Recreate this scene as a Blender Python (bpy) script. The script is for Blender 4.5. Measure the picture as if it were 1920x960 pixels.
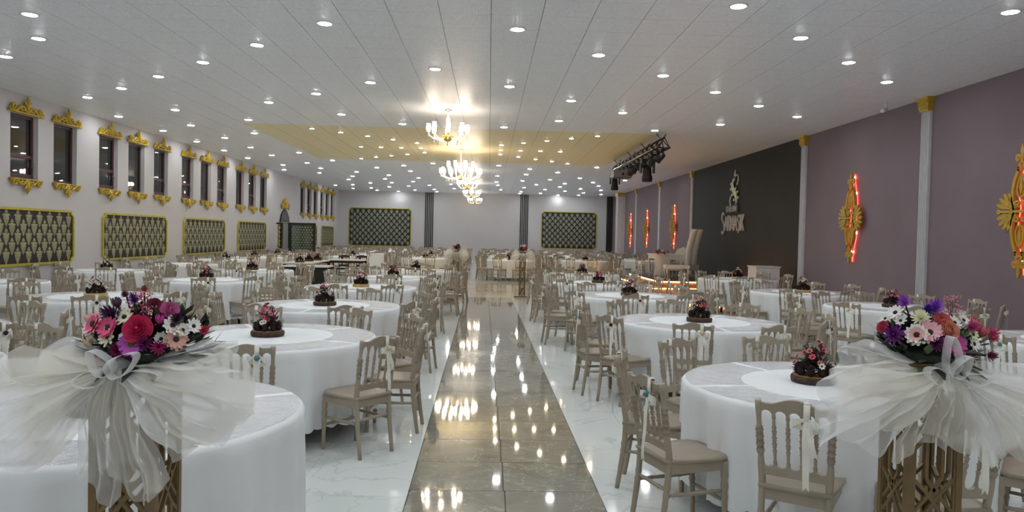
import bpy, bmesh, math, random
from mathutils import Matrix, Vector
PI=math.pi; R=random.Random(7)
SC=bpy.context.scene; COL=SC.collection
for o in list(bpy.data.objects): bpy.data.objects.remove(o)
sin,cos=math.sin,math.cos
# ------------------------------------------------------------------ camera
CAMH=1.65; FPX=1410.0
def make_camera():
    vx,vy,rho=917-960,442-480,.022
    c,s=cos(rho),sin(rho)
    u=vx*c+vy*s; v=-vx*s+vy*c
    th=math.atan(-v/FPX); ps=math.atan(-u/FPX*cos(th))
    f=Vector((sin(ps)*cos(th),cos(ps)*cos(th),-sin(th)))
    r=Vector((cos(ps),-sin(ps),0)); d=-Vector((sin(ps)*sin(th),cos(ps)*sin(th),cos(th)))
    X=c*r-s*d; Y=s*r+c*d
    cam=bpy.data.cameras.new('camera'); o=bpy.data.objects.new('camera',cam); COL.objects.link(o)
    m=Matrix((X,-Y,-f)).transposed().to_4x4(); m.translation=Vector((0,0,CAMH)); o.matrix_world=m
    cam.sensor_width=36; cam.lens=FPX/1920*36; cam.clip_start=.05; cam.clip_end=200
    SC.camera=o
make_camera()
# ------------------------------------------------------------------ world / exposure
W=bpy.data.worlds.new('night'); SC.world=W; W.use_nodes=True
W.node_tree.nodes['Background'].inputs[0].default_value=(.02,.025,.035,1); W.node_tree.nodes['Background'].inputs[1].default_value=.15
SC.view_settings.view_transform='Standard'; SC.view_settings.look='None'; SC.view_settings.gamma=1; SC.view_settings.use_curve_mapping=False
SC.view_settings.exposure=0.66
SC.cycles.diffuse_bounces=8; SC.cycles.max_bounces=14
DOWNLIGHT=88.0; WARMLIGHT=70.0; SHADE=15.0
# room
XL,XR,YB,YF,HC=-9.3,7.7,46.8,-2.5,4.25
# ------------------------------------------------------------------ materials
def lin(c):
    return tuple((x/12.92 if x<=.04045 else ((x+.055)/1.055)**2.4) for x in (v/255 for v in c))
MATS={}
def mat(name,rgb,rough=.5,metal=0,spec=.5,emit=None,es=0,noise=None,bump=None,trans=0,alpha=1,sheen=0,coat=0,obj=True):
    if name in MATS: return MATS[name]
    m=bpy.data.materials.new(name); m.use_nodes=True; nt=m.node_tree; b=nt.nodes['Principled BSDF']
    col=lin(rgb)+(1,)
    b.inputs['Base Color'].default_value=col; b.inputs['Roughness'].default_value=rough; b.inputs['Metallic'].default_value=metal
    b.inputs['Specular IOR Level'].default_value=spec; b.inputs['Transmission Weight'].default_value=trans; b.inputs['Alpha'].default_value=alpha
    b.inputs['Sheen Weight'].default_value=sheen; b.inputs['Coat Weight'].default_value=coat
    if emit: b.inputs['Emission Color'].default_value=tuple(emit)+(1,); b.inputs['Emission Strength'].default_value=es
    tc=nt.nodes.new('ShaderNodeTexCoord')
    if noise:
        sc,amt=noise[:2]
        n=nt.nodes.new('ShaderNodeTexNoise'); n.inputs['Scale'].default_value=sc; n.inputs['Detail'].default_value=4
        nt.links.new(tc.outputs['Object'],n.inputs['Vector'])
        mx=nt.nodes.new('ShaderNodeMix'); mx.data_type='RGBA'; mx.inputs[0].default_value=1
        rr=nt.nodes.new('ShaderNodeMapRange'); rr.inputs[1].default_value=.3; rr.inputs[2].default_value=.7; rr.inputs[3].default_value=0; rr.inputs[4].default_value=1
        nt.links.new(n.outputs[0],rr.inputs[0]); nt.links.new(rr.outputs[0],mx.inputs[0])
        mx.inputs[6].default_value=tuple(max(0,c*(1-amt)) for c in col[:3])+(1,); mx.inputs[7].default_value=tuple(min(1,c*(1+amt)) for c in col[:3])+(1,)
        nt.links.new(mx.outputs[2],b.inputs['Base Color'])
    if bump:
        sc,st=bump[:2]
        n=nt.nodes.new('ShaderNodeTexNoise'); n.inputs['Scale'].default_value=sc; n.inputs['Detail'].default_value=3
        nt.links.new(tc.outputs['Object'],n.inputs['Vector'])
        bp=nt.nodes.new('ShaderNodeBump'); bp.inputs['Strength'].default_value=st; bp.inputs['Distance'].default_value=.01
        nt.links.new(n.outputs[0],bp.inputs['Height']); nt.links.new(bp.outputs[0],b.inputs['Normal'])
    MATS[name]=m; return m
M_chair=mat('chair_taupe',(160,147,129),.36,noise=(9,.07))
M_cloth=mat('white_cloth',(234,236,237),.8,spec=.2,noise=(3,.03),bump=(300,.05))
M_ribbon=mat('ivory_satin',(232,229,216),.45,noise=(20,.05))
M_gold=mat('gold_paint',(190,160,48),.38,metal=.25,noise=(14,.18))
M_goldcut=mat('gold_cutout',(184,150,42),.4,metal=.2,noise=(10,.12))
M_brass=mat('brass_stand',(116,94,60),.38,metal=.35,noise=(12,.2))
M_white=mat('white_lacquer',(222,218,214),.35,noise=(5,.03))
M_wallw=mat('wall_plaster',(196,192,192),.75,noise=(.6,.03),bump=(60,.08))
M_wallb=mat('wall_back_plaster',(196,194,194),.75,noise=(.6,.03),bump=(60,.08))
M_mauve=mat('wall_mauve',(126,111,117),.8,noise=(1.2,.05),bump=(80,.1))
M_black=mat('wall_black',(40,39,37),.72,noise=(1.1,.12),bump=(90,.12))
M_blk=mat('matt_black',(18,17,17),.5,noise=(8,.2))
M_blkmetal=mat('black_metal',(22,21,22),.35,metal=.4,noise=(12,.2))
M_darkbrown=mat('damask_ground',(30,20,20),.6,noise=(6,.1))
M_damask=mat('damask_print',(152,148,112),.5,noise=(18,.22))
M_frame=mat('window_frame_maroon',(74,40,42),.4,noise=(9,.15))
M_reveal=mat('window_reveal',(150,146,146),.8,noise=(3,.05))
M_grey=mat('grey_plastic',(140,138,136),.45,noise=(9,.08))
M_steel=mat('chrome',(200,200,200),.2,metal=.9,noise=(9,.05))
M_bark=mat('bark',(72,52,44),.85,noise=(30,.5),bump=(60,.6))
M_wood=mat('cut_wood',(190,154,92),.7,noise=(20,.3))
M_cone=mat('pinecone',(52,38,32),.75,noise=(60,.4))
M_leaf=mat('dark_leaf',(40,48,34),.55,noise=(30,.35))
M_leaf2=mat('sage_leaf',(84,96,64),.6,noise=(30,.3))
M_stagewood=mat('stage_wood',(150,108,76),.5,noise=(5,.2))
M_stagetop=mat('stage_carpet',(104,92,84),.8,noise=(20,.15))
M_fabric=mat('tufted_white',(226,225,222),.55,noise=(10,.04))
M_crystal=mat('crystal',(240,235,225),.12,spec=.8,trans=.5)
M_disc=mat('downlight_disc',(255,255,255),emit=(.93,.97,1.0),es=DOWNLIGHT)
M_wdisc=mat('warm_disc',(255,240,210),emit=(1.0,.86,.62),es=WARMLIGHT)
M_shade=mat('lit_glass_shade',(255,244,228),emit=(1.0,.84,.66),es=SHADE)
M_led=mat('red_led',(255,40,30),emit=(1.0,.05,.03),es=5.0)
M_ledhot=mat('led_hot',(255,190,160),emit=(1.0,.45,.3),es=7.0)
M_ledw=mat('warm_led',(255,190,90),emit=(1.0,.5,.14),es=14.0)
def rgbmat(n,c,r=.6): return mat(n,c,r,noise=(40,.12))
def nt_of(name):
    m=bpy.data.materials.new(name); m.use_nodes=True; MATS[name]=m; nt=m.node_tree
    return m,nt,nt.nodes['Principled BSDF']
def N(nt,t,**k):
    n=nt.nodes.new(t)
    for a,b in k.items(): setattr(n,a,b)
    return n
def ramp(nt,src,stops):
    r=N(nt,'ShaderNodeValToRGB'); nt.links.new(src,r.inputs[0]); e=r.color_ramp.elements
    while len(e)<len(stops): e.new(.5)
    for i,(p,c) in enumerate(stops): e[i].position=p; e[i].color=lin(c)+(1,)
    return r
def veined(name,base,mid,vein,scale,rough,vein_w=.03,rnd=True):
    m,nt,b=nt_of(name); L=nt.links.new
    geo=N(nt,'ShaderNodeNewGeometry'); oi=N(nt,'ShaderNodeObjectInfo')
    add=N(nt,'ShaderNodeVectorMath',operation='MULTIPLY_ADD')
    cmb=N(nt,'ShaderNodeCombineXYZ'); L(oi.outputs['Random'],cmb.inputs[0]); L(oi.outputs['Random'],cmb.inputs[1]); cmb.inputs[2].default_value=.3
    L(cmb.outputs[0],add.inputs[0]); add.inputs[1].default_value=(37,53,0) if rnd else (0,0,0); L(geo.outputs['Position'],add.inputs[2])
    n1=N(nt,'ShaderNodeTexNoise'); n1.inputs['Scale'].default_value=scale*.6; n1.inputs['Detail'].default_value=8; n1.inputs['Distortion'].default_value=.8; L(add.outputs[0],n1.inputs['Vector'])
    n2=N(nt,'ShaderNodeTexNoise'); n2.inputs['Scale'].default_value=scale; n2.inputs['Detail'].default_value=6; n2.inputs['Distortion'].default_value=1.6; L(add.outputs[0],n2.inputs['Vector'])
    r1=ramp(nt,n1.outputs[0],[(.3,base),(.5,mid),(.7,base)])
    sub=N(nt,'ShaderNodeMath',operation='SUBTRACT'); L(n2.outputs[0],sub.inputs[0]); sub.inputs[1].default_value=.5
    ab=N(nt,'ShaderNodeMath',operation='ABSOLUTE'); L(sub.outputs[0],ab.inputs[0])
    r2=N(nt,'ShaderNodeMapRange'); L(ab.outputs[0],r2.inputs[0]); r2.inputs[1].default_value=0; r2.inputs[2].default_value=vein_w; r2.inputs[3].default_value=.75; r2.inputs[4].default_value=0
    mx=N(nt,'ShaderNodeMix',data_type='RGBA'); L(r2.outputs[0],mx.inputs[0]); L(r1.outputs[0],mx.inputs[6]); mx.inputs[7].default_value=lin(vein)+(1,)
    L(mx.outputs[2],b.inputs['Base Color']); b.inputs['Roughness'].default_value=rough; b.inputs['Specular IOR Level'].default_value=.55
    return m
M_brown=veined('brown_marble',(126,121,108),(150,146,132),(198,192,178),3.2,.04,.012)
M_marble=veined('white_marble',(222,229,226),(230,234,231),(198,209,203),.8,.07,.014)
M_cream=veined('cream_marble',(205,200,190),(218,214,206),(180,172,160),1.2,.08,.02)
M_grout=mat('grout',(120,118,112),.8,noise=(30,.1))
M_kerb=mat('dark_border',(70,72,72),.2,noise=(8,.2))
def ceilmat(name,rgb):
    m,nt,b=nt_of(name); L=nt.links.new
    geo=N(nt,'ShaderNodeNewGeometry')
    mp=N(nt,'ShaderNodeMapping'); mp.inputs['Scale'].default_value=(26,60,1); L(geo.outputs['Position'],mp.inputs['Vector'])
    n=N(nt,'ShaderNodeTexNoise'); n.inputs['Scale'].default_value=1; n.inputs['Detail'].default_value=3; L(mp.outputs[0],n.inputs['Vector'])
    c=lin(rgb); r=N(nt,'ShaderNodeMapRange'); r.inputs[1].default_value=.35; r.inputs[2].default_value=.65; L(n.outputs[0],r.inputs[0])
    mx=N(nt,'ShaderNodeMix',data_type='RGBA'); L(r.outputs[0],mx.inputs[0]); mx.inputs[6].default_value=tuple(x*.9 for x in c)+(1,); mx.inputs[7].default_value=tuple(x*1.08 for x in c)+(1,)
    L(mx.outputs[2],b.inputs['Base Color']); b.inputs['Roughness'].default_value=.4; b.inputs['Specular IOR Level'].default_value=.4
    w=N(nt,'ShaderNodeTexWave',wave_type='BANDS',bands_direction='X'); w.inputs['Scale'].default_value=9; w.inputs['Distortion'].default_value=.4; L(geo.outputs['Position'],w.inputs['Vector'])
    bp=N(nt,'ShaderNodeBump'); bp.inputs['Strength'].default_value=.12; bp.inputs['Distance'].default_value=.01; L(w.outputs[0],bp.inputs['Height']); L(bp.outputs[0],b.inputs['Normal'])
    return m
M_ceil=ceilmat('ceiling_panel',(232,234,238)); M_ceilb=ceilmat('ceiling_panel_beige',(232,220,176))
def glassy(name,tint,fac,rough,bump=0,bscale=20,fk=1.0):
    m,nt,b=nt_of(name); L=nt.links.new; nt.nodes.remove(b); out=nt.nodes['Material Output']
    t=N(nt,'ShaderNodeBsdfTransparent'); t.inputs[0].default_value=tuple(tint)+(1,)
    g=N(nt,'ShaderNodeBsdfGlossy'); g.inputs[1].default_value=rough
    lw=N(nt,'ShaderNodeFresnel'); lw.inputs[0].default_value=1.5
    ad=N(nt,'ShaderNodeMath',operation='MULTIPLY_ADD'); ad.use_clamp=True; L(lw.outputs[0],ad.inputs[0]); ad.inputs[1].default_value=fk; ad.inputs[2].default_value=fac
    mx=N(nt,'ShaderNodeMixShader'); L(ad.outputs[0],mx.inputs[0]); L(t.outputs[0],mx.inputs[1]); L(g.outputs[0],mx.inputs[2]); L(mx.outputs[0],out.inputs[0])
    if bump:
        tc=N(nt,'ShaderNodeTexCoord'); n=N(nt,'ShaderNodeTexNoise'); n.inputs['Scale'].default_value=bscale; n.inputs['Detail'].default_value=5; n.inputs['Distortion'].default_value=1.5; L(tc.outputs['Object'],n.inputs['Vector'])
        bp=N(nt,'ShaderNodeBump'); bp.inputs['Strength'].default_value=bump; bp.inputs['Distance'].default_value=.02; L(n.outputs[0],bp.inputs['Height']); L(bp.outputs[0],g.inputs['Normal']); L(bp.outputs[0],lw.inputs['Normal'])
    return m
M_film=glassy('clear_plastic_cover',(.985,.985,.99),.0,.07,.9,30,.55)
M_glass=glassy('window_glass',(.45,.47,.5),.10,.02)
M_glassd=glassy('screen_glass',(.45,.48,.45),.06,.03)
def tulle(name,rgb,base,edge):
    m,nt,b=nt_of(name); L=nt.links.new; nt.nodes.remove(b); out=nt.nodes['Material Output']
    t=N(nt,'ShaderNodeBsdfTransparent'); d=N(nt,'ShaderNodeBsdfDiffuse'); tr=N(nt,'ShaderNodeBsdfTranslucent')
    d.inputs[0].default_value=lin(rgb)+(1,); tr.inputs[0].default_value=lin(rgb)+(1,)
    m1=N(nt,'ShaderNodeMixShader'); m1.inputs[0].default_value=.45; L(d.outputs[0],m1.inputs[1]); L(tr.outputs[0],m1.inputs[2])
    lw=N(nt,'ShaderNodeLayerWeight'); lw.inputs[0].default_value=.5
    pw=N(nt,'ShaderNodeMath',operation='POWER'); L(lw.outputs['Facing'],pw.inputs[0]); pw.inputs[1].default_value=2.2
    ma=N(nt,'ShaderNodeMath',operation='MULTIPLY_ADD'); ma.use_clamp=True; L(pw.outputs[0],ma.inputs[0]); ma.inputs[1].default_value=edge; ma.inputs[2].default_value=base
    m2=N(nt,'ShaderNodeMixShader'); L(ma.outputs[0],m2.inputs[0]); L(t.outputs[0],m2.inputs[1]); L(m1.outputs[0],m2.inputs[2]); L(m2.outputs[0],out.inputs[0])
    return m
M_tulle=tulle('white_tulle',(250,250,250),.42,.42); M_tullec=tulle('cream_tulle',(246,243,233),.42,.42); M_tulled=tulle('dense_tulle',(244,242,236),.42,.45)
# ------------------------------------------------------------------ mesh builder
class MB:
    def __init__(s): s.v=[]; s.f=[]; s.mi=[]
    def add(s,vs,fs,mi=0):
        o=len(s.v); s.v.extend(tuple(p) for p in vs); s.f.extend(tuple(i+o for i in f) for f in fs); s.mi.extend([mi]*len(fs)); return s
    def box(s,x0,x1,y0,y1,z0,z1,mi=0):
        return s.add([(x0,y0,z0),(x1,y0,z0),(x1,y1,z0),(x0,y1,z0),(x0,y0,z1),(x1,y0,z1),(x1,y1,z1),(x0,y1,z1)],
            [(3,2,1,0),(4,5,6,7),(0,1,5,4),(1,2,6,5),(2,3,7,6),(3,0,4,7)],mi)
    def cbox(s,c,d,mi=0): return s.box(c[0]-d[0]/2,c[0]+d[0]/2,c[1]-d[1]/2,c[1]+d[1]/2,c[2]-d[2]/2,c[2]+d[2]/2,mi)
    def tube(s,pts,rad,n=8,mi=0,caps=True,flat=None):
        pts=[Vector(p) for p in pts]; k=len(pts)
        if not hasattr(rad,'__len__'): rad=[rad]*k
        o=len(s.v); up=None
        for i,p in enumerate(pts):
            t=(pts[min(i+1,k-1)]-pts[max(i-1,0)])
            if t.length<1e-9: t=Vector((0,0,1))
            t.normalize()
            if up is None:
                a=Vector((0,0,1)) if abs(t.z)<.9 else Vector((1,0,0)); up=(a-t*a.dot(t)).normalized()
            else:
                up=(up-t*up.dot(t)); up=up.normalized() if up.length>1e-6 else Vector((1,0,0))
            sd=t.cross(up)
            for j in range(n):
                a=2*PI*j/n; q=up*cos(a)+sd*sin(a)
                if flat: q=Vector((q.x*flat[0],q.y*flat[1],q.z*flat[2]))
                s.v.append(tuple(p+q*rad[i]))
        for i in range(k-1):
            for j in range(n):
                a=o+i*n+j; b=o+i*n+(j+1)%n
                s.f.append((a,b,b+n,a+n)); s.mi.append(mi)
        if caps:
            s.f.append(tuple(o+j for j in range(n))[::-1]); s.f.append(tuple(o+(k-1)*n+j for j in range(n))); s.mi.extend([mi,mi])
        return s
    def lathe(s,prof,n=16,c=(0,0,0),mi=0):
        o=len(s.v); k=len(prof)
        for r,z in prof:
            r=max(r,1e-4)
            for j in range(n): s.v.append((c[0]+r*cos(2*PI*j/n),c[1]+r*sin(2*PI*j/n),c[2]+z))
        for i in range(k-1):
            for j in range(n):
                p=o+i*n+j; q=o+i*n+(j+1)%n; s.f.append((p,q,q+n,p+n)); s.mi.append(mi)
        if prof[0]!=prof[-1]:
            s.f.append(tuple(o+j for j in range(n))[::-1]); s.f.append(tuple(o+(k-1)*n+j for j in range(n))); s.mi.extend([mi,mi])
        return s
    def grid(s,fn,nu,nv,closeu=False,mi=0):
        o=len(s.v)
        for j in range(nv+1):
            for i in range(nu if closeu else nu+1): s.v.append(tuple(fn(i/nu,j/nv)))
        w=nu if closeu else nu+1
        for j in range(nv):
            for i in range(nu):
                a=o+j*w+i; b=o+j*w+(i+1)%w; s.f.append((a,b,b+w,a+w)); s.mi.append(mi)
        return s
    def prism(s,poly,t0,t1,mi=0,map=None):
        # poly in (u,v), extruded along w t0..t1; map(u,v,w)->xyz
        map=map or (lambda u,v,w:(u,v,w)); n=len(poly); o=len(s.v)
        for w in (t0,t1):
            for u,v in poly: s.v.append(tuple(map(u,v,w)))
        s.f.append(tuple(range(o+n,o+2*n))); s.f.append(tuple(range(o+n-1,o-1,-1))); s.mi.extend([mi,mi])
        for i in range(n):
            j=(i+1)%n; s.f.append((o+i,o+j,o+n+j,o+n+i)); s.mi.append(mi)
        return s
    def strip(s,pts,w,t0,t1,mi=0,map=None):
        # flat ribbon along 2D polyline, width w (or list)
        k=len(pts); ws=w if hasattr(w,'__len__') else [w]*k; Lf=[];Rt=[]
        for i,p in enumerate(pts):
            a=pts[max(i-1,0)]; b=pts[min(i+1,k-1)]; dx,dy=b[0]-a[0],b[1]-a[1]; l=math.hypot(dx,dy) or 1; nx,ny=-dy/l,dx/l
            Lf.append((p[0]+nx*ws[i]/2,p[1]+ny*ws[i]/2)); Rt.append((p[0]-nx*ws[i]/2,p[1]-ny*ws[i]/2))
        for i in range(k-1): s.prism([Rt[i],Rt[i+1],Lf[i+1],Lf[i]],t0,t1,mi,map)
        return s
    def join(s,o,M=None,mi=None):
        b=len(s.v)
        s.v.extend([tuple(M@Vector(p)) for p in o.v] if M else o.v); s.f.extend(tuple(i+b for i in f) for f in o.f); s.mi.extend(o.mi if mi is None else [mi]*len(o.f)); return s
    def mesh(s,name,mats,smooth=False):
        me=bpy.data.meshes.new(name); me.from_pydata(s.v,[],s.f)
        for m in (mats if isinstance(mats,(list,tuple)) else [mats]): me.materials.append(m)
        me.polygons.foreach_set('material_index',s.mi)
        if smooth: me.polygons.foreach_set('use_smooth',[len(f)<=4 for f in s.f])
        me.update(); return me
def link(name,data,parent=None,loc=(0,0,0),rz=0,M=None):
    o=bpy.data.objects.new(name,data); COL.objects.link(o)
    if parent: o.parent=parent
    if M is not None: o.matrix_local=M
    else: o.location=loc; o.rotation_euler=(0,0,rz)
    return o
def tag(o,label=None,cat=None,group=None,kind=None):
    if label: o['label']=label
    if cat: o['category']=cat
    if group: o['group']=group
    if kind: o['kind']=kind
    return o
def empty(name,loc=(0,0,0),rz=0,M=None): 
    o=link(name,None,None,loc,rz,M); o.empty_display_size=.1; return o
def frameM(wall,along,z=0,out=0):
    if wall=='R': c=((0,-1,0),(0,0,1),(-1,0,0)); t=(XR-out,along,z)
    elif wall=='L': c=((0,1,0),(0,0,1),(1,0,0)); t=(XL+out,along,z)
    else: c=((1,0,0),(0,0,1),(0,-1,0)); t=(along,YB-out,z)
    m=Matrix(c).transposed().to_4x4(); m.translation=Vector(t); return m
# ------------------------------------------------------------------ structure: floor
def struct(name,mb,m,parent=None,smooth=False):
    o=link(name,mb.mesh(name,m,smooth),parent)
    if not parent: o['kind']='structure'
    return o
floor=struct('floor',MB().box(XL,XR,YF,YB,-.12,-.012),M_grout)
# aisle runs y -2.5 .. 20.2, slightly skewed; 2 tiles wide
AY1=20.1; AS=-.0076
def ax(y): return .168+AS*y   # centre x of the aisle
T6=.6
def tile(w,l,g=.0025): return MB().box(-w/2+g,w/2-g,-l/2+g,l/2-g,-.012,0)
bt=tile(.61,.61).mesh('aisle_tile',M_brown)
y=AY1-.305
while y>YF+.3:
    for s in (-1,1):
        link('floor_tile',bt,floor,(ax(y)+s*.306,y,0),-AS*-1)
    y-=.611
# white marble slabs each side of the aisle
wt=tile(1.2,1.2,.0015).mesh('marble_tile',M_marble)
near=0; stuff=MB()
def slab(x0,x1,y0,y1): 
    global near
    cx,cy=(x0+x1)/2,(y0+y1)/2
    mb=MB().box(x0+.0015,x1-.0015,y0+.0015,y1-.0015,-.012,0)
    if cy<19 and near<230 and x1-x0>.05:
        near+=1; link('marble_tile',mb.mesh('marble_tile',M_marble),floor)
    else: stuff.join(mb)
yy=YF
def clipx(y0,y1,side):
    c=ax((y0+y1)/2); return c-.615 if side<0 else c+.615
while yy<AY1-.01:
    y1=min(yy+1.2,AY1)
    # skewed edge pieces beside the aisle
    for side in (-1,1):
        e0=ax(yy)+side*.615; e1=ax(y1)+side*.615
        inner=-1.2 if side<0 else 1.2
        poly=[(inner,yy+.0015),(e0,yy+.0015),(e1,y1-.0015),(inner,y1-.0015)]
        if side>0: poly=poly[::-1]
        if side<0: poly=poly
        link('marble_tile',MB().prism(poly,-.012,0).mesh('marble_tile',M_marble),floor)
    x=-1.2
    while x>XL+.01: slab(max(x-1.2,XL),x,yy,y1); x-=1.2
    x=1.2
    while x<XR-.01: slab(x,min(x+1.2,XR),yy,y1); x+=1.2
    yy=y1
# cream dance floor with a dark border, then white marble to the back wall
DX0,DX1,DY1=-2.6,4.6,25.5
x=DX0
cream=MB()
while x<DX1-.01:
    yy=AY1
    while yy<DY1-.01:
        cream.box(x+.002,min(x+.9,DX1)-.002,yy+.002,min(yy+.9,DY1)-.002,-.012,0); yy+=.9
    x+=.9
o=struct('dance_floor_tile',cream,M_cream,floor); o['kind']='stuff'
struct('border_strip',MB().box(DX0,DX1,DY1,DY1+.14,-.012,.001).box(DX0-.14,DX0,AY1,DY1+.14,-.012,.001).box(DX1,DX1+.14,AY1,DY1+.14,-.012,.001),M_kerb,floor)
def fill(x0,x1,y0,y1):
    yy=y0
    while yy<y1-.01:
        x=x0
        while x<x1-.01: stuff.box(x+.002,min(x+1.2,x1)-.002,yy+.002,min(yy+1.2,y1)-.002,-.012,0); x+=1.2
        yy+=1.2
fill(XL,DX0-.14,AY1,DY1+.14); fill(DX1+.14,XR,AY1,DY1+.14); fill(XL,XR,DY1+.14,YB)
o=struct('marble_paving',stuff,M_marble,floor); o['kind']='stuff'
# ------------------------------------------------------------------ ceiling: .6 m panels, grid at -0.03+.6k
ceil=struct('ceiling',MB().box(XL,XR,YF,YB,HC+.012,HC+.1),mat('ceiling_joint',(90,90,92),.8,noise=(9,.1)))
ct={0:tile(.6,.6,.0035).mesh('ceiling_tile',M_ceil),1:tile(.6,.6,.0035).mesh('ceiling_tile_beige',M_ceilb)}
cst=MB(); cells=[]
k0=math.floor((XL+.03)/.6); k1=math.ceil((XR+.03)/.6)
for i in range(k0,k1):
    x0=max(-.03+.6*i,XL); x1=min(-.03+.6*(i+1),XR)
    if x1-x0<.03: continue
    j=0
    while YF+.02+.6*j<YB:
        y0=YF+.024+.6*j; y1=min(y0+.6,YB); j+=1
        if y1-y0<.03: continue
        cells.append((x0,x1,y0,y1))
def beige(x,y): return -6.0<x<4.2 and 18.3<y<27.2
def invis(c):
    cy=(c[2]+c[3])/2; cx=(c[0]+c[1])/2
    return cy<8.0 or abs(cx-cy*.03)>cy*.70
cells.sort(key=lambda c:(1 if invis(c) else 0, math.hypot((c[0]+c[1])/2,(c[2]+c[3])/2)))
n=0
for c in cells:
    full=(c[1]-c[0]>.599 and c[3]-c[2]>.599); cx,cy=(c[0]+c[1])/2,(c[2]+c[3])/2; b=1 if beige(cx,cy) else 0
    if full and n<290 and not invis(c):
        n+=1; link('ceiling_tile',ct[b],ceil,(cx,cy,HC+.012))
    else: cst.box(c[0]+.0035,c[1]-.0035,c[2]+.0035,c[3]-.0035,HC,HC+.012,b)
o=struct('ceiling_paneling',cst,[M_ceil,M_ceilb],ceil); o['kind']='stuff'
# ------------------------------------------------------------------ walls
WINY=[13.45-0,14.9,16.35,18.22,19.67,21.15,23.03,24.52,26.0,27.9,29.35,30.8,37.3,38.7,40.1,41.68,43.02,44.4]
WW,WZ0,WZ1=.9,2.58,3.86
wl=MB(); ys=[YF]
for w in WINY: ys+= [w,w+WW]
ys.append(YB)
wl.box(XL-.32,XL,YF,YB,0,WZ0).box(XL-.32,XL,YF,YB,WZ1,HC+.1)
for i in range(0,len(ys),2): wl.box(XL-.32,XL,ys[i],ys[i+1],WZ0,WZ1)
struct('wall_left',wl,M_wallw)
struct('wall_back',MB().box(XL-.32,XR+.3,YB,YB+.2,0,HC+.1),M_wallb)
struct('wall_front',MB().box(XL-.32,XR+.3,YF-.2,YF,0,HC+.1),M_wallb)
struct('wall_right',MB().box(XR,XR+.2,YF,18.25,0,HC+.1,0).box(XR,XR+.2,18.25,28.4,0,HC+.1,1).box(XR,XR+.2,28.4,YB,0,HC+.1,0),[M_mauve,M_black])
# pilasters
def pilaster(y,w=.26,t=.07,idx=1):
    e=link('trim_%d'%idx,None); e['kind']='structure'; e.location=(XR,y,0)
    p=MB().box(-t*.55,0,-w/2,w/2,0,HC)
    for k in range(5):
        c=-w/2+w*(k+.5)/5; p.tube([(-t*.62,c,.22),(-t*.62,c,HC-.24)],w/5*.36,6)
    link('shaft',p.mesh('shaft',mat('pilaster_white',(196,194,196),.6,noise=(6,.05))),e)
    link('base',MB().box(-t*1.15,0,-w/2-.02,w/2+.02,0,.2).mesh('base',MATS['pilaster_white']),e)
    c=MB()
    for z0,z1,g in ((HC-.24,HC-.2,.005),(HC-.2,HC-.06,.02),(HC-.06,HC-.001,.05)): c.box(-t-g-.01,0,-w/2-g,w/2+g,z0,z1)
    for s in (-1,1): c.tube([(-t-.03,s*(w/2),HC-.12+.03*sin(a*.9)) if 0 else (-t-.03,s*(w/2)+.03*cos(a)*(1-a/9),HC-.1+.03*sin(a)*(1-a/9)) for a in [q*.7 for q in range(11)]],.01,5)
    link('capital',c.mesh('capital',M_gold),e)
for i,y in enumerate((8.0,13.1,18.25,28.4,33.8,39.2)): pilaster(y,idx=i+1)
e=link('trim_7',None); e['kind']='structure'; e.location=(XR,42.9,0)
link('shaft',MB().box(-.42,0,-.35,.35,0,HC).mesh('shaft',MATS['pilaster_white']),e); link('capital',MB().box(-.46,0,-.39,.39,HC-.2,HC-.001).mesh('capital',M_gold),e)
# skirting
for nm,bx in (('left',(XL,XL+.015,YF,YB)),('right',(XR-.015,XR,YF,YB)),('back',(XL,XR,YB-.015,YB))):
    struct('baseboard_'+nm,MB().box(*bx,0,.1),M_white)
# black stripes on the back wall
k=8
for x0,x1 in ((-4.02,-3.46),(1.88,2.42),(7.3,7.69)):
    e=link('trim_%d'%k,None); e['kind']='structure'; e.location=(0,YB,0); k+=1
    nst=5; 
    for q in range(nst):
        c=x0+(x1-x0)*(q+.5)/nst; link('stripe',MB().box(c-.033,c+.033,-.03,0,0,HC).mesh('stripe',M_blk),e)
# ------------------------------------------------------------------ windows
wf=MB(); wf.box(0,WW,-.03,.03,0,.06).box(0,WW,-.03,.03,WZ1-WZ0-.06,WZ1-WZ0).box(0,.06,-.03,.03,.06,WZ1-WZ0-.06).box(WW-.06,WW,-.03,.03,.06,WZ1-WZ0-.06)
wfm=wf.mesh('window_frame',M_frame)
tr=MB().box(.06,WW-.06,-.035,.035,.42,.49).box(.06,WW-.06,-.04,.02,.06,.1).mesh('transom',M_frame)
pane=MB().box(.06,WW-.06,-.004,.004,.06,WZ1-WZ0-.06).mesh('pane',M_glass)
hd=MB().box(WW-.05,WW-.02,.03,.06,.25,.36).mesh('handle',M_steel)
back=MB().box(-.02,WW+.02,-.02,0,-.02,WZ1-WZ0+.02).mesh('night_board',mat('night_outside',(16,18,22),.9,noise=(1,.2)))
def spiral(cx,cy,r0,turns,a0,dirn=1,n=18,shrink=.82):
    return [(cx+r0*(1-shrink*t/n)*cos(a0+dirn*turns*2*PI*t/n),cy+r0*(1-shrink*t/n)*sin(a0+dirn*turns*2*PI*t/n)) for t in range(n+1)]
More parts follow.
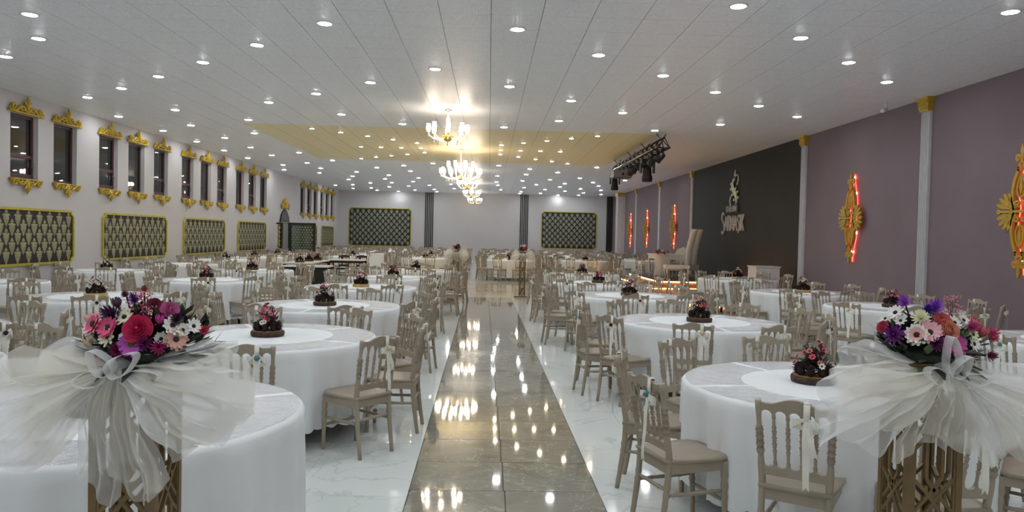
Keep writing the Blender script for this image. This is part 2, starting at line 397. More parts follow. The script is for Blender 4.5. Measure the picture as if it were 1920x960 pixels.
def crest():
    m=MB(); m.box(-.56,.56,-.0,.03,0,.07)
    for s in (-1,1):
        pts=[(s*.04,.03),(s*.13,.14),(s*.24,.13),(s*.32,.06)]+[(s*a,b) for a,b in spiral(.42,.10,.085,1.2,PI*1.3,1,14)]
        m.tube([(a,b,.05) for a,b in pts],[.03]*3+[.026]*(len(pts)-3),6,flat=(1,1,1.3))
        pts=[(s*.05,.05),(s*.12,.075),(s*.2,.06)]+[(s*a,b) for a,b in spiral(.22,.08,.04,1,-PI/2,-1,8)]
        m.tube([(a,b,.06) for a,b in pts],.018,5)
        for q,(l,an) in enumerate(((.13,.5),(.15,.85),(.14,1.2))):
            a=PI/2-s*an; b0=(0,.08+.05*q)
            m.tube([(b0[0]+cos(a)*l*t,b0[1]+sin(a)*l*t+.02*t,.05+.02*t) for t in (0,.35,.7,1)],[.012,.03,.026,.006],5,flat=(1,1,.7))
        m.tube([(s*a,b,.05) for a,b in spiral(.5,.06,.05,.9,PI*.2,-1,10)],.016,5)
    m.tube([(0,.03,.05),(0,.16,.07),(0,.27,.07),(0,.36,.05)],[.03,.045,.04,.008],6)
    return m.mesh('crest',M_gold,True)
CR=crest()
for i,y in enumerate(WINY):
    e=link('window_%d'%(i+1),None); e['kind']='structure'; e.location=(XL-.13,y,WZ0); e.rotation_euler=(0,0,PI/2); e.scale=(1,1,1)
    # local x -> world y, local y -> world -x
    link('window_frame',wfm,e); link('pane',pane,e); link('night_board',back,e,(0,.12,0))
    if i%18 in (1,3,5,6,8,10,13,15): link('transom',tr,e); link('handle',hd,e,(0,-.09,0))
    for top in (True,False):
        zz=WZ1 if top else WZ0
        mm=frameM('L',y+WW/2,zz,.004)
        if not top: mm=mm@Matrix.Rotation(PI,4,'Z')@Matrix.Diagonal((.92,.85,1,1))
        o=link('window_crest' if top else 'window_apron',CR,None,M=mm)
        pos='nearest' if i==1 else ('farthest' if i==17 else '%s from the camera'%(['first','second','third','fourth','fifth','sixth','seventh','eighth','ninth','tenth','eleventh','twelfth','thirteenth','fourteenth','fifteenth','sixteenth','seventeenth','eighteenth'][i-1] if i>1 else 'off frame'))
        if i==0: pos='just outside the left edge'
        tag(o,('gold scroll crest above ' if top else 'gold scroll ornament hanging below ')+('the narrow window, '+pos),'ornament','gold crests above the narrow windows' if top else 'gold ornaments below the narrow windows')
# ------------------------------------------------------------------ damask panels
def motif():
    m=MB(); K=1.22
    def sy(h): return [(-a*K,b*1.03) for a,b in h]+[(a*K,b*1.03) for a,b in h[::-1]]
    m.prism(sy([(0.001,.165),(.022,.14),(.05,.095)]),0,.003)
    m.prism(sy([(.012,.09),(.03,.07),(.055,.08),(.095,.062),(.105,.035),(.085,.045),(.07,.035),(.075,.015)]),0,.003)
    m.prism(sy([(.085,.012),(.07,-.012),(.08,-.022)]),0,.003)
    m.prism(sy([(.078,-.027),(.062,-.05)]),0,.003); m.prism(sy([(.064,-.056),(.05,-.078)]),0,.003); m.prism(sy([(.05,-.084),(.036,-.105)]),0,.003)
    m.prism(sy([(.034,-.110),(.001,-.168)]),0,.003)
    return m
MOT=motif()
MOTB=MB().prism([(-.125,.03),(0,-.155),(.125,.03)],0,.003).prism([(.07*cos(PI*k/8),.045+.07*sin(PI*k/8)) for k in range(9)],0,.003)
for s__ in (-1,1): MOTB.prism([(s__*.09,.045),(s__*.135,.045),(s__*.10,.085)][::s__],0,.003)
M_damaskb=mat('damask_print_grey',(138,140,122),.5,noise=(18,.2))
def damask(wall,a0,a1,z0,z1,label):
    w=a1-a0; h=z1-z0; e=empty('damask_panel',M=frameM(wall,(a0+a1)/2,(z0+z1)/2,0)); tag(e,label,'wall panel','framed damask panels')
    c=.11; hw,hh=w/2,h/2
    oct_=[(-hw+c,-hh),(hw-c,-hh),(hw-c*.9,-hh+c*.5),(hw,-hh+c),(hw,hh-c),(hw-c*.9,hh-c*.5),(hw-c,hh),(-hw+c,hh),(-hw+c*.9,hh-c*.5),(-hw,hh-c),(-hw,-hh+c),(-hw+c*.9,-hh+c*.5)]
    link('panel_board',MB().prism(oct_,0,.02).mesh('panel_board',M_darkbrown),e)
    link('gold_frame',MB().strip(oct_+[oct_[0]],.05,0,.045).mesh('gold_frame',mat('yellow_gold',(186,172,60),.4,metal=.15,noise=(9,.15))),e)
    pat=MB(); nx=round(w/.36); dx=w/nx; nz=round(h/.36); dz=h/nz; sx=dx/.36; sz=dz/.36
    for i in range(-1,nx*2+1):
        for j in range(-1,nz*2+1):
            if (i+j)%2: continue
            cx=-hw+dx/2*(i+1)-0; cz=-hh+dz/2*(j+1)
            if cx<-hw+.12 or cx>hw-.12 or cz<-hh+.10 or cz>hh-.10: continue
            pat.join(MOTB if wall=='B' else MOT,Matrix.Translation((cx,cz,.02))@Matrix.Diagonal((sx*.93,sz*.98,1,1)))
    o=link('damask_print',pat.mesh('damask_print',M_damaskb if wall=='B' else M_damask),e); o['kind']='stuff'
for i,(a,b) in enumerate(((13.5,17.08),(18.37,21.93),(23.17,26.7),(28.08,31.55),(37.25,40.8),(41.95,45.12))):
    damask('L',a,b,.87,1.98,'dark damask panel in a gold frame, %s along the left wall'%['nearest','second','third','fourth, before the arched door','fifth, past the arched door','farthest'][i])
damask('B',-8.66,-4.85,.88,3.2,'large gold framed damask panel on the left of the back wall')
damask('B',3.25,6.68,.95,3.22,'large gold framed damask panel on the right of the back wall')
# ------------------------------------------------------------------ arched door and glass porch
e=link('door_1',None,M=frameM('L',34.42,0,0)); e['kind']='structure'
arch=[(-.8,0),(.8,0),(.8,1.95)]+[(.8*cos(t)**.8 if cos(t)>0 else 0,1.95+.66*sin(t)) for t in [PI/2*k/8 for k in range(1,9)]]
arch+= [(-x,y) for x,y in arch[::-1][1:-2]]+[(-.8,1.95)]
arch=[(-.8,0),(.8,0),(.8,1.95),(.74,2.15),(.6,2.35),(.4,2.5),(.2,2.6),(0,2.66),(-.2,2.6),(-.4,2.5),(-.6,2.35),(-.74,2.15),(-.8,1.95)]
link('door_surround',MB().prism(arch,0,.05).mesh('door_surround',M_blk),e)
for s in (-1,1): link('door_leaf',MB().box(min(s*.05,s*.72),max(s*.05,s*.72),.04,2.0,.05,.09).mesh('door_leaf',mat('door_glass_dark',(42,44,48),.15,noise=(3,.2))),e)
tr_=MB()
for q in range(-4,5):
    for s in (-1,1):
        p=[(q*.2+s*t*.1,2.12+t*.08) for t in range(0,6)]
        p=[a for a in p if abs(a[0])<.68 and a[1]<2.64-.62*abs(a[0])**1.6*1.1]
        if len(p)>1: tr_.strip(p,.02,.05,.07)
link('fanlight_lattice',tr_.mesh('fanlight_lattice',M_grey),e); link('transom_bar',MB().box(-.75,.75,2.02,2.08,.05,.1).mesh('transom_bar',M_grey),e)
m=MB()
for s in (-1,1):
    for q in range(9): m.tube([(s*.93+.03*((q%2)*2-1),.35+q*.19,.03),(s*.93-.03*((q%2)*2-1),.45+q*.19,.05),(s*.93+.03*((q%2)*2-1),.56+q*.19,.03)],[.02,.05,.02],6)
link('leaf_trim',m.mesh('leaf_trim',M_gold,True),e)
m=MB()
for q in range(9):
    a=PI*(q+.5)/9; l=.3+.1*sin(a)
    m.tube([(cos(a)*t*l*1.6,2.68+sin(a)*t*l*1.1+.02,.05) for t in (0,.4,.8,1)],[.02,.06,.05,.01],6)
for s in (-1,1):
    m.tube([(s*a,b+2.7,.06) for a,b in spiral(.5,.08,.13,1.3,0,1,16)],.035,6); m.tube([(0,2.7,.05),(s*.3,2.78,.05),(s*.6,2.66,.05)],.035,6)
link('leaf_crown',m.mesh('leaf_crown',M_gold,True),e)
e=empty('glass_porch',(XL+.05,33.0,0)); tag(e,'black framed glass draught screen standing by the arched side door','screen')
link('post',MB().box(.55,.65,-.05,.05,0,2.03).mesh('post',M_blk),e); link('post',MB().box(1.62,1.7,-.05,.05,0,2.03).mesh('post',M_blk),e)
link('top_rail',MB().box(.65,1.62,-.04,.04,1.93,2.03).mesh('top_rail',M_blk),e); link('kick_board',MB().box(.65,1.62,-.03,.03,.12,.45).mesh('kick_board',M_blk),e)
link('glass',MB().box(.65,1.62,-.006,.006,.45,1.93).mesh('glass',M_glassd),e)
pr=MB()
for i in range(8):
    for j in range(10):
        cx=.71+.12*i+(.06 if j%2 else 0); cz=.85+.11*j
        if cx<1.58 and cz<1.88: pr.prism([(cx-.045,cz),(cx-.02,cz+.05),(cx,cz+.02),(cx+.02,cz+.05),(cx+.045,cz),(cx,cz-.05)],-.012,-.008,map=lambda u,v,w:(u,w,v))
o=link('painted_reflection',pr.mesh('painted_reflection',mat('reflection_tint',(120,130,112),.6,noise=(9,.1))),e); o['kind']='stuff'  # reflection of a damask panel in the glass, put in as coloured shapes
link('side_panel',MB().box(.3,.5,-.02,.03,0,2.0).mesh('side_panel',M_grey),e)
link('crossbar',MB().box(0,.6,.0,.06,1.95,2.02).mesh('crossbar',M_blk),e)
# ------------------------------------------------------------------ ceiling lights
DL=[(5.7,8.2),(2.7,8.3),(-.9,8.3),(-5.7,9.5),(3.9,9.5),(-2.1,9.5),(.3,9.5),(5.1,10.7),(-3.3,10.7),(-6.3,10.7),(1.5,10.7),(6.3,11.9),(-7.5,11.9),(-4.5,11.9),(-.9,11.9),(2.7,11.9),(-5.7,13.1),(3.9,13.1),(-2.1,13.1),(.3,13.1),(-6.9,14.3),(5.1,14.3),(-3.3,14.3),(1.5,14.3),(6.3,15.4),(-8.1,15.4),(-4.5,15.4),(2.7,15.5),(-6.9,16.7),(5.1,16.7),(-3.3,16.7),(1.5,16.8),(-5.7,17.9),(-2.1,17.9),(-8.7,17.9),(3.9,17.9),(.3,18),(-7.5,19.1),(-6.3,20.3),(-8.7,20.3),(-7.5,21.5),(-8.7,22.6),(-7.5,23.8),(-8.7,24.9),(-6.3,25),(-7.5,26.1),(-8.7,27.3),(-5.7,27.4),(-2.1,27.6),(3.9,27.6),(.3,27.8),(-6.9,28.6),(-3.3,28.8),(1.5,28.9),(-8.1,29.7),(6.3,29.8),(-4.5,30),(2.7,30.2),(-6.9,30.9),(-3.3,31.2),(1.5,31.5),(-8.7,32.1),(-5.7,32.3),(.3,32.6),(3.9,32.7),(-7.5,33.3),(6,33.4),(-4.5,33.6),(2.7,34),(-6.3,34.7),(-3.3,34.9),(1.5,35.1),(4.8,35.1),(-5,36),(.3,36.2),(3.6,36.3),(-6.9,37),(-3.8,37.3),(5.4,37.4),(2.3,37.5),(-5,38.5),(-2,38.6),(.4,38.7),(3.6,38.8),(-6.2,39.2),(-3.2,39.8),(4.8,39.9),(1.8,40),(6,40.6),(-4.4,40.9),(-7.4,40.9),(3,41.1),(-8.5,41.7),(-5.6,42),(4.2,42.1),(-2,42.2),(.6,42.3),(-6.8,43.4),(5.4,43.4),(-3.2,43.4),(1.8,43.6),(-8,44.3),(-4.4,44.4),(6.6,44.6),(3,44.7),(-6.8,45.6),(1.8,45.6),(-3.2,45.6),(5.4,45.8),(-5.6,46.3),(4.2,46.4)]
for j,row in enumerate(('C','B','A','C','B','A','C','B')):  # unseen rows overhead and behind the camera, added to light the foreground
    y=7.1-1.2*j
    for x in dict(A=(-.9,2.7,6.3,-4.5),B=(.3,3.9,-2.1,-5.7),C=(1.5,5.1,-3.3,-6.9))[row]: DL.append((x,y))
ring=MB().lathe([(.082,0),(.108,0),(.108,-.006),(.095,-.012),(.082,-.01),(.082,0)],20).mesh('bezel',M_white,True)
disc=MB().lathe([(.08,-.002),(.08,-.009),(.07,-.014),(.045,-.018),(.01,-.019)],20).mesh('lamp_disc',M_disc)
sq=MB().box(-.075,.075,-.075,.075,-.012,0).mesh('bezel_square',M_steel); sqd=MB().lathe([(.055,-.013),(.055,-.017)],4).mesh('warm_lamp',M_wdisc)
ORDS=['first','second','third','fourth','fifth','sixth','seventh','eighth','ninth','tenth','eleventh','twelfth','thirteenth','fourteenth','fifteenth','sixteenth','seventeenth','eighteenth','nineteenth','twentieth']
def rowlabels(pts,fmt,far,lim=20):
    rows={}
    for x,y in pts:
        k=next((r for r in rows if abs(r-y)<.25),y); rows.setdefault(k,[]).append((x,y))
    out={}
    for i,k in enumerate(sorted(rows)):
        for j,p in enumerate(sorted(rows[k])): out[p]=fmt%(ORDS[j],ORDS[i]) if i<lim else far
    return out
vis=[p for p in DL if p[1]>8]
LB=rowlabels(vis,'round white downlight, %s from left in the %s row from the camera','small white downlight among the many at the far end of the ceiling')
LBW=rowlabels([],'','')
for x,y in DL:
    e=empty('downlight',(x,y,HC)); tag(e,LB.get((x,y),'unseen white downlight added overhead, in front of the first visible row'),'ceiling light','round white downlights in the ceiling')
    link('bezel',ring,e); link('lamp_disc',disc,e)
WL=[(-4.5,19.1),(2.7,19.1),(-3.9,19.7),(2.1,19.7),(-3.3,20.3),(1.5,20.3),(-2.7,20.9),(.9,20.9),(-2.1,21.5),(.3,21.5),(-3.9,22.8),(-3.3,22.8),(-2.7,22.8),(-2.1,22.8),(.3,22.8),(.9,22.8),(1.5,22.8),(2.1,22.8),(-2.1,24),(.3,24),(-2.7,24.6),(.9,24.6),(-3.3,25.2),(1.5,25.2),(-3.9,25.8),(2.1,25.8),(-4.5,26.4),(2.7,26.4)]
LBW=rowlabels(WL,'warm spotlight in the beige ceiling, %s from left in its %s row','')
for x,y in WL:
    e=empty('spotlight',(x,y,HC)); tag(e,LBW[(x,y)],'ceiling light','warm spotlights around the middle chandelier')
    link('bezel',sq,e); link('lamp',sqd,e)
# ------------------------------------------------------------------ chandeliers
def shade_mesh():
    return MB().lathe([(.015,0),(.035,.02),(.048,.06),(.045,.10),(.035,.14),(.042,.16)],10).mesh('shade',M_shade,True)
SH=shade_mesh(); 
drop=MB().lathe([(.001,-.09),(.012,-.075),(.016,-.055),(.004,-.03),(.009,-.02),(.004,-.01),(.002,0)],6).mesh('crystal_drop',M_crystal)
M_cglass=mat('glass_arm_glow',(248,238,220),.15,spec=.8,emit=(1,.88,.7),es=.5)  # lit look of the glass arms and stem put in as faint emission
def arm_mesh(Rr,dz):
    pts=[(.04,0,0),(Rr*.35,0,-.10),(Rr*.7,0,-.09),(Rr*.95,0,-.02+dz*.4),(Rr,0,.05+dz)]
    m=MB().tube(pts,.012,6); m.lathe([(.01,0),(.045,.01),(.05,.02),(.02,.025)],10,(Rr,0,.045+dz)); return m.mesh('arm',M_cglass,True)
def chandelier(y,rad,zb,tiers,label):
    e=empty('chandelier',(-.9,y,HC)); tag(e,label,'chandelier','chandeliers down the middle of the hall')
    link('canopy',MB().lathe([(.07,0),(.07,-.02),(.05,-.05),(.015,-.06)],12).mesh('canopy',M_steel,True),e)
    link('stem',MB().tube([(0,0,-.05),(0,0,zb+.02-HC)],.012,8).tube([(0,0,zb+.4-HC),(0,0,zb+.32-HC),(0,0,zb+.2-HC)],[.012,.045,.014],8).mesh('stem',M_cglass,True),e)
    link('bowl',MB().lathe([(.01,-.14),(.06,-.12),(.11,-.06),(.12,-.02),(.05,0),(.03,.05)],14,(0,0,zb-HC)).mesh('bowl',M_gold,True),e)
    for (rr,dz,n,ph) in tiers:
        am=arm_mesh(rr,dz)
        for q in range(n):
            a=2*PI*(q+ph)/n
            ar=link('arm',am,e,(0,0,zb-HC),a); link('shade',SH,ar,(rr,0,.06+dz)); link('crystal_drop',drop,ar,(rr,0,.035+dz)); link('crystal_drop',drop,ar,(rr*.7,0,-.1))
    link('crystal_drop',drop,e,(0,0,zb-.14-HC))
chandelier(15.7,.4,3.72,[(.4,0,8,.1)],'nearest crystal chandelier with eight glowing shades above the aisle')
chandelier(22.9,.6,3.45,[(.6,0,12,0),(.4,.2,8,.5)],'largest two tiered crystal chandelier in the beige part of the ceiling')
chandelier(30.2,.4,3.62,[(.4,0,8,.3)],'third crystal chandelier, half hidden behind the largest one')
chandelier(37.5,.4,3.66,[(.4,0,8,.2)],'fourth crystal chandelier, behind the third')
chandelier(45.1,.4,3.66,[(.4,0,6,.2)],'farthest small chandelier just before the back wall')
# ------------------------------------------------------------------ red-lit gold ornaments on the right wall
def ornament(y,zc,label,big=1.0):
    e=empty('wall_ornament',M=frameM('R',y,zc,0)); tag(e,label,'ornament','gold ornaments with red backlight')
    g=MB(); t0,t1=.08,.115
    for sy in (-1,1):
        for sx in (-1,1):
            p=[(sx*.03,sy*.70),(sx*.07,sy*.6),(sx*.14,sy*.45),(sx*.175,sy*.3),(sx*.17,sy*.15),(sx*.12,sy*.03)]; g.strip(p,.055,t0,t1)
            p=[(sx*.02,sy*.5),(sx*.06,sy*.42),(sx*.08,sy*.3),(sx*.05,sy*.22),(sx*.0,sy*.2)]; g.strip(p,.03,t0,t1)
            g.strip([(sx*a,sy*b) for a,b in spiral(.07,.11,.055,1.2,-PI*.5,1,14)],.026,t0,t1)
            g.strip([(sx*a,sy*b) for a,b in spiral(.085,.76,.06,1.1,PI,-1,12)],.034,t0,t1)
            g.strip([(sx*a,sy*b) for a,b in spiral(.07,.62,.035,1,PI*1.2,1,10)],.024,t0,t1)
            for an,l in ((.22,.44),(.5,.42),(.8,.38),(1.08,.32)):
                b=(sx*.12,sy*.02); c,s_=cos(an)*sx,sin(an)*sy
                q=[(b[0]+c*l*t*.9,b[1]+s_*l*t*.9) for t in (0,.35,.62,.85,1)]; g.strip(q,[.02,.03,.075,.06,.004],t0,t1)
        g.strip([(0,sy*.22),(0,sy*.34),(0,sy*.46),(0,sy*.54)],[.01,.07,.05,.004],t0,t1)
        g.strip([(0,sy*.66),(0,sy*.8),(0,sy*.88),(0,sy*.97)],[.05,.045,.075,.004],t0,t1)
    g.strip([(-.5,0),(-.46,0),(-.4,0),(0,0),(.4,0),(.46,0),(.5,0)],[.03,.085,.035,.04,.035,.085,.03],t0,t1)
    link('gold_cutout',g.mesh('gold_cutout',M_goldcut),e)
    b=MB()
    for (a,c) in ((0,.8),(0,-.8),(.3,0),(-.3,0)): b.tube([(a,c,0),(a,c,t0)],.02,8)
    link('spacer',b.mesh('spacer',M_goldcut),e)
    l=MB(); hot=MB()
    path=[(0,.92),(.02,.8),(.07,.62),(.15,.42),(.17,.22),(.12,.05),(.17,-.2),(.15,-.42),(.07,-.62),(.02,-.8),(0,-.92)]
    for sx in (-1,1):
        l.tube([(sx*a*.92,b_,.022) for a,b_ in path],.009,5)
        for q in range(len(path)-1):
            if q%2==0: 
                (a,b_),(c,d)=path[q],path[q+1]; hot.tube([(sx*.92*(a+(c-a)*t),b_+(d-b_)*t,.024) for t in (.38,.62)],.011,5)
    link('led_strip',l.mesh('led_strip',M_led),e); link('led_bulb',hot.mesh('led_bulb',M_ledhot),e)
ornament(10.55,2.17,'red-lit gold filigree ornament cut by the right edge, nearest the camera')
ornament(15.65,2.19,'red-lit gold filigree ornament between the black wall and the nearest pilaster')
ornament(31.05,2.2,'red-lit gold ornament beyond the stage, first past the black wall')
ornament(36.45,2.17,'red-lit gold ornament beyond the stage, second past the black wall')
ornament(40.7,2.13,'farthest red-lit gold ornament on the right wall')
# ------------------------------------------------------------------ lettering on the black wall
e=empty('wall_sign',M=frameM('R',23.55,0,0)); tag(e,'silver SARMAŞIK lettering with a small SALON plate on the black wall','sign')
M_let=mat('silver_letter',(214,212,204),.4,metal=.0,noise=(9,.08))
def arc(cx,cy,rx,ry,a0,a1,n=9): return [(cx+rx*cos(math.radians(a0+(a1-a0)*i/n)),cy+ry*sin(math.radians(a0+(a1-a0)*i/n))) for i in range(n+1)]
GL={'S':(.62,[arc(.33,.76,.2,.22,30,200)+arc(.33,.24,.22,.28,60,-150)[0:]]),
 'A':(.75,[[(.02,0),(.36,1)],[(.36,1),(.72,0)],[(.16,.36),(.58,.36)]]),
 'R':(.68,[[(.1,0),(.1,1)],[(.1,1)]+arc(.3,.76,.22,.24,90,-90)+[(.1,.52)],[(.3,.52),(.64,0)]]),
 'M':(.92,[[(.06,0),(.16,1)],[(.16,1),(.46,.08)],[(.46,.08),(.76,1)],[(.76,1),(.86,0)]]),
 'I':(.3,[[(.14,0),(.14,1)]]),'K':(.66,[[(.1,0),(.1,1)],[(.6,1),(.12,.45)],[(.2,.55),(.64,0)]]),
 'L':(.52,[[(.1,1),(.1,0)],[(.1,.02),(.5,.02)]]),'O':(.7,[arc(.35,.5,.28,.5,0,360,16)]),'N':(.75,[[(.08,0),(.08,1)],[(.08,1),(.66,0)],[(.66,0),(.66,1)]])}
GL['Ş']=(GL['S'][0],GL['S'][1]+[[(.33,-.02),(.36,-.1),(.28,-.17)]])
def letter(ch,u,v,h,wx,th,t0,t1,parent,mt,serif=True):
    wd,st=GL[ch]; m=MB()
    for p in st:
        m.strip([(u+a*wx,v+b*h) for a,b in p],th if len(p)>2 else th*1.1,t0,t1)
        if serif and ch not in 'O':
            for q in (p[0],p[-1]):
                if q[1] in (0,1): m.box(u+q[0]*wx-.035,u+q[0]*wx+.035,v+q[1]*h-.008,v+q[1]*h+.008,t0,t1)
    o=link('letter',m.mesh('letter',mt),parent); return wd*wx
u=-1.12; Ltot=sum(GL[c][0] for c in 'ARMAŞIK')
wx=(2.2-.36)/Ltot
u+=letter('S',u,1.9,.68,.62,.032,.02,.06,e,M_let)
for ch in 'ARMAŞIK': u+=letter(ch,u,1.98,.48,wx,.026,.02,.06,e,M_let)
pl=link('plate',MB().box(-.62,.52,2.56,2.78,0,.06).mesh('plate',mat('sign_plate',(70,72,70),.5,noise=(9,.1))),e)
u=-.5
for ch in 'SALON': 
    letter(ch,u,2.6,.14,.18,.02,.06,.075,e,M_let,False); u+=.2
m=MB()
S=[(.34,.86),(.38,.96),(.3,1.06),(.12,1.02),(.02,.86),(.0,.7),(.08,.5),(.25,.25),(.32,0),(.26,-.2),(.1,-.34)]
e2=empty('wall_emblem',M=frameM('R',23.45,3.24,0)@Matrix.Diagonal((1.7,1.03,1,1))); tag(e2,'silver ivy leaf emblem shaped like an S above the sign on the black wall','emblem')
def bez(P,n=24):
    out=[]
    for i in range(n+1):
        t=i/n*(len(P)-1); k=min(int(t),len(P)-2); f=t-k
        p0=P[max(k-1,0)];p1=P[k];p2=P[k+1];p3=P[min(k+2,len(P)-1)]
        out.append(tuple(.5*((2*p1[c])+(-p0[c]+p2[c])*f+(2*p0[c]-5*p1[c]+4*p2[c]-p3[c])*f*f+(-p0[c]+3*p1[c]-3*p2[c]+p3[c])*f**3) for c in (0,1)))
    return out
body=bez([(-.02,.42),(-.12,.2),(.0,0),(.14,-.15),(.16,-.35),(.02,-.52),(-.16,-.46),(-.22,-.25),(-.1,-.1)],40)
m.strip(body,[.03+.0*i for i in range(41)],.02,.05)
m.strip(bez([(-.06,.25),(.02,.42),(.16,.46),(.22,.3),(.14,.16)],18),.025,.02,.05)
m.strip([(-.03,.3),(.02,.45),(.04,.62)],[.05,.07,.004],.02,.05)
link('scroll_line',m.mesh('scroll_line',M_let),e2)
m=MB(); m.strip(bez([(-.08,.25),(-.08,.1),(.04,-.06),(.14,-.22),(.13,-.36)],14),[.04,.08,.11,.13,.15,.16,.16,.15,.14,.13,.12,.1,.08,.06,.03],.025,.055)
for (x_,y_,a) in ((-.13,.2,160),(-.14,.06,190),(-.04,-.1,215),(.06,.02,40),(.16,-.08,30),(.2,-.24,10),(.05,-.26,220),(.0,.36,100)):
    a=math.radians(a); m.strip([(x_,y_),(x_+.05*cos(a),y_+.05*sin(a)),(x_+.1*cos(a),y_+.1*sin(a))],[.05,.08,.004],.03,.05)
link('ivy_leaf',m.mesh('ivy_leaf',mat('emblem_leaf',(176,182,140),.4,metal=.4,noise=(9,.15))),e2)
# ------------------------------------------------------------------ lighting truss with fixtures
e=empty('lighting_truss',(4.18,18.1,3.87)); tag(e,'black triangular lighting truss hanging under the ceiling before the stage','truss')
Lt=7.2; ch=[(0,.24),(-.13,0),(.13,0)]
for a,b in ch: link('chord',MB().tube([(a,0,b),(a,Lt,b)],.027,8).mesh('chord',M_blkmetal,True),e)
br=MB(); nseg=24
for k in range(nseg):
    y0,y1=Lt*k/nseg,Lt*(k+1)/nseg
    for q in range(3):
        p,r_=ch[q],ch[(q+1)%3]; 
        if k%2: p,r_=r_,p
        br.tube([(p[0],y0,p[1]),(r_[0],y1,r_[1])],.013,5)
for y0 in (0,Lt):
    for q in range(3): p,r_=ch[q],ch[(q+1)%3]; br.tube([(p[0],y0,p[1]),(r_[0],y0,r_[1])],.012,5)
link('bracing',br.mesh('bracing',M_blkmetal),e)
for y0 in (.3,2.2,4.2,6.6):
    for s in (-1,1): link('hanger',MB().tube([(s*.01,y0,.24),(s*.12,y0+.05,.37)],.012,6).mesh('hanger',M_blkmetal),e)
link('conduit',MB().tube([(-.17,.6,.02),(-.17,Lt,.02)],.016,6).mesh('conduit',M_steel,True),e)
def mover(y,label,tilt=0,big=1):
    t=empty('moving_head_light',(4.18,y,3.87)); t.scale=(big,)*3; tag(t,label,'stage light','lights hung from the truss')
    link('clamp',MB().box(-.03,.03,-.03,.03,-.08,0).mesh('clamp',M_steel),t)
    link('base_box',MB().box(-.15,.15,-.12,.12,-.2,-.08).mesh('base_box',M_blk),t)
    link('yoke',MB().box(-.17,-.13,-.06,.06,-.4,-.18).box(.13,.17,-.06,.06,-.4,-.18).mesh('yoke',M_blk),t)
    link('head',MB().lathe([(.02,.14),(.09,.12),(.1,0),(.105,-.1),(.125,-.14),(.125,-.24),(.11,-.26),(.01,-.26)],14,(0,0,-.34)).mesh('head',M_blk,True),t)
def par(y,label,rz=.4):
    t=empty('par_can_light',(4.18,y,3.86),rz); tag(t,label,'stage light','lights hung from the truss')
    link('bracket',MB().tube([(-.1,0,-.16),(-.1,0,-.04),(0,0,0),(.1,0,-.04),(.1,0,-.16)],.012,5).mesh('bracket',M_blk),t)
    o=link('can',MB().lathe([(.05,.12),(.08,.1),(.1,-.05),(.115,-.13),(.1,-.13),(.01,-.1)],14).mesh('can',M_blk,True),t,(0,0,-.17)); o.rotation_euler=(.8,.5,0)
par(18.5,'black spotlight can at the near end of the lighting truss')
par(19.4,'black spotlight can just behind the near end of the truss',-.3)
mover(20.0,'large black moving head light on the near half of the truss',0,1.15)
par(20.9,'black spotlight can right of the middle of the truss',.9); par(21.7,'black spotlight can at the middle of the truss',.1); par(22.4,'grey-lit spotlight can left of the middle of the truss',-.4)
mover(25.2,'black moving head light at the far end of the truss')
t=empty('projector',(4.18,23.6,3.86)); tag(t,'grey white projector box hung from the lighting truss','projector')
link('body',MB().box(-.35,.2,-.28,.28,-.3,-.08).mesh('body',M_grey),t); link('bottom_plate',MB().box(-.36,.21,-.29,.29,-.31,-.3).mesh('bottom_plate',M_blk),t)
link('mount',MB().box(-.03,.03,-.03,.03,-.08,0).mesh('mount',M_steel),t); link('lens',MB().tube([(-.06,-.28,-.2),(-.06,-.31,-.2)],.04,12).mesh('lens',M_blk),t); link('cable_loop',MB().tube([(.2,0,-.12),(.27,0,-.14),(.29,0,-.2),(.25,0,-.28),(.2,0,-.28)],.008,5).mesh('cable_loop',M_blk),t)
t=empty('security_camera',(7.25,13.7,HC)); tag(t,'small white security camera on the ceiling by the mauve wall','camera')
link('mount',MB().tube([(0,0,0),(0,0,-.1)],.02,8).mesh('mount',M_white),t); link('housing',MB().tube([(.02,.02,-.12),(-.12,-.1,-.16)],.035,10).mesh('housing',M_white,True),t)
# ------------------------------------------------------------------ stage with furniture
e=empty('stage',(0,0,0)); tag(e,'low two-step stage with warm LED edging before the black wall','stage')
link('platform',MB().box(5.2,XR-.02,22.8,27.4,0,.39).mesh('platform',M_stagewood),e); link('carpet',MB().box(5.19,XR-.02,22.79,27.4,.39,.4).mesh('carpet',M_stagetop),e)
link('step',MB().box(4.9,XR-.02,22.45,22.8,0,.2).box(4.9,5.2,22.8,27.4,0,.2).mesh('step',M_stagewood),e)
link('led_strip',MB().box(5.17,5.19,22.77,27.4,.35,.375).box(5.19,XR-.1,22.77,22.79,.35,.375).mesh('led_strip',M_ledw),e)
link('led_strip',MB().box(4.87,4.89,22.42,27.4,.165,.185).box(4.89,XR-.1,22.42,22.44,.165,.185).mesh('led_strip',M_ledw),e)
link('nosing',MB().box(5.14,XR-.02,22.74,22.8,.385,.4).box(5.14,5.2,22.8,27.4,.385,.4).mesh('nosing',M_stagetop),e)
ZS=.4
def cabriole(h): return MB().tube([(0,0,h),(.03,.03,h*.8),(.015,.015,h*.5),(-.01,-.01,h*.2),(.02,.02,.015),(.03,.03,0)],[.03,.032,.022,.014,.018,.02],7).mesh('leg',M_white,True)
def four(e,cm,w,l):
    for sx in (-1,1):
        for sy in (-1,1): link('leg',cm,e,(sx*w,sy*l,0),math.atan2(sy,sx)-PI/4)
t=empty('bridal_table',(5.75,24.4,ZS)); tag(t,'white ornate table with curved legs on the stage','table')
link('tabletop',MB().box(-.42,.42,-.8,.8,.74,.78).mesh('tabletop',M_white),t)
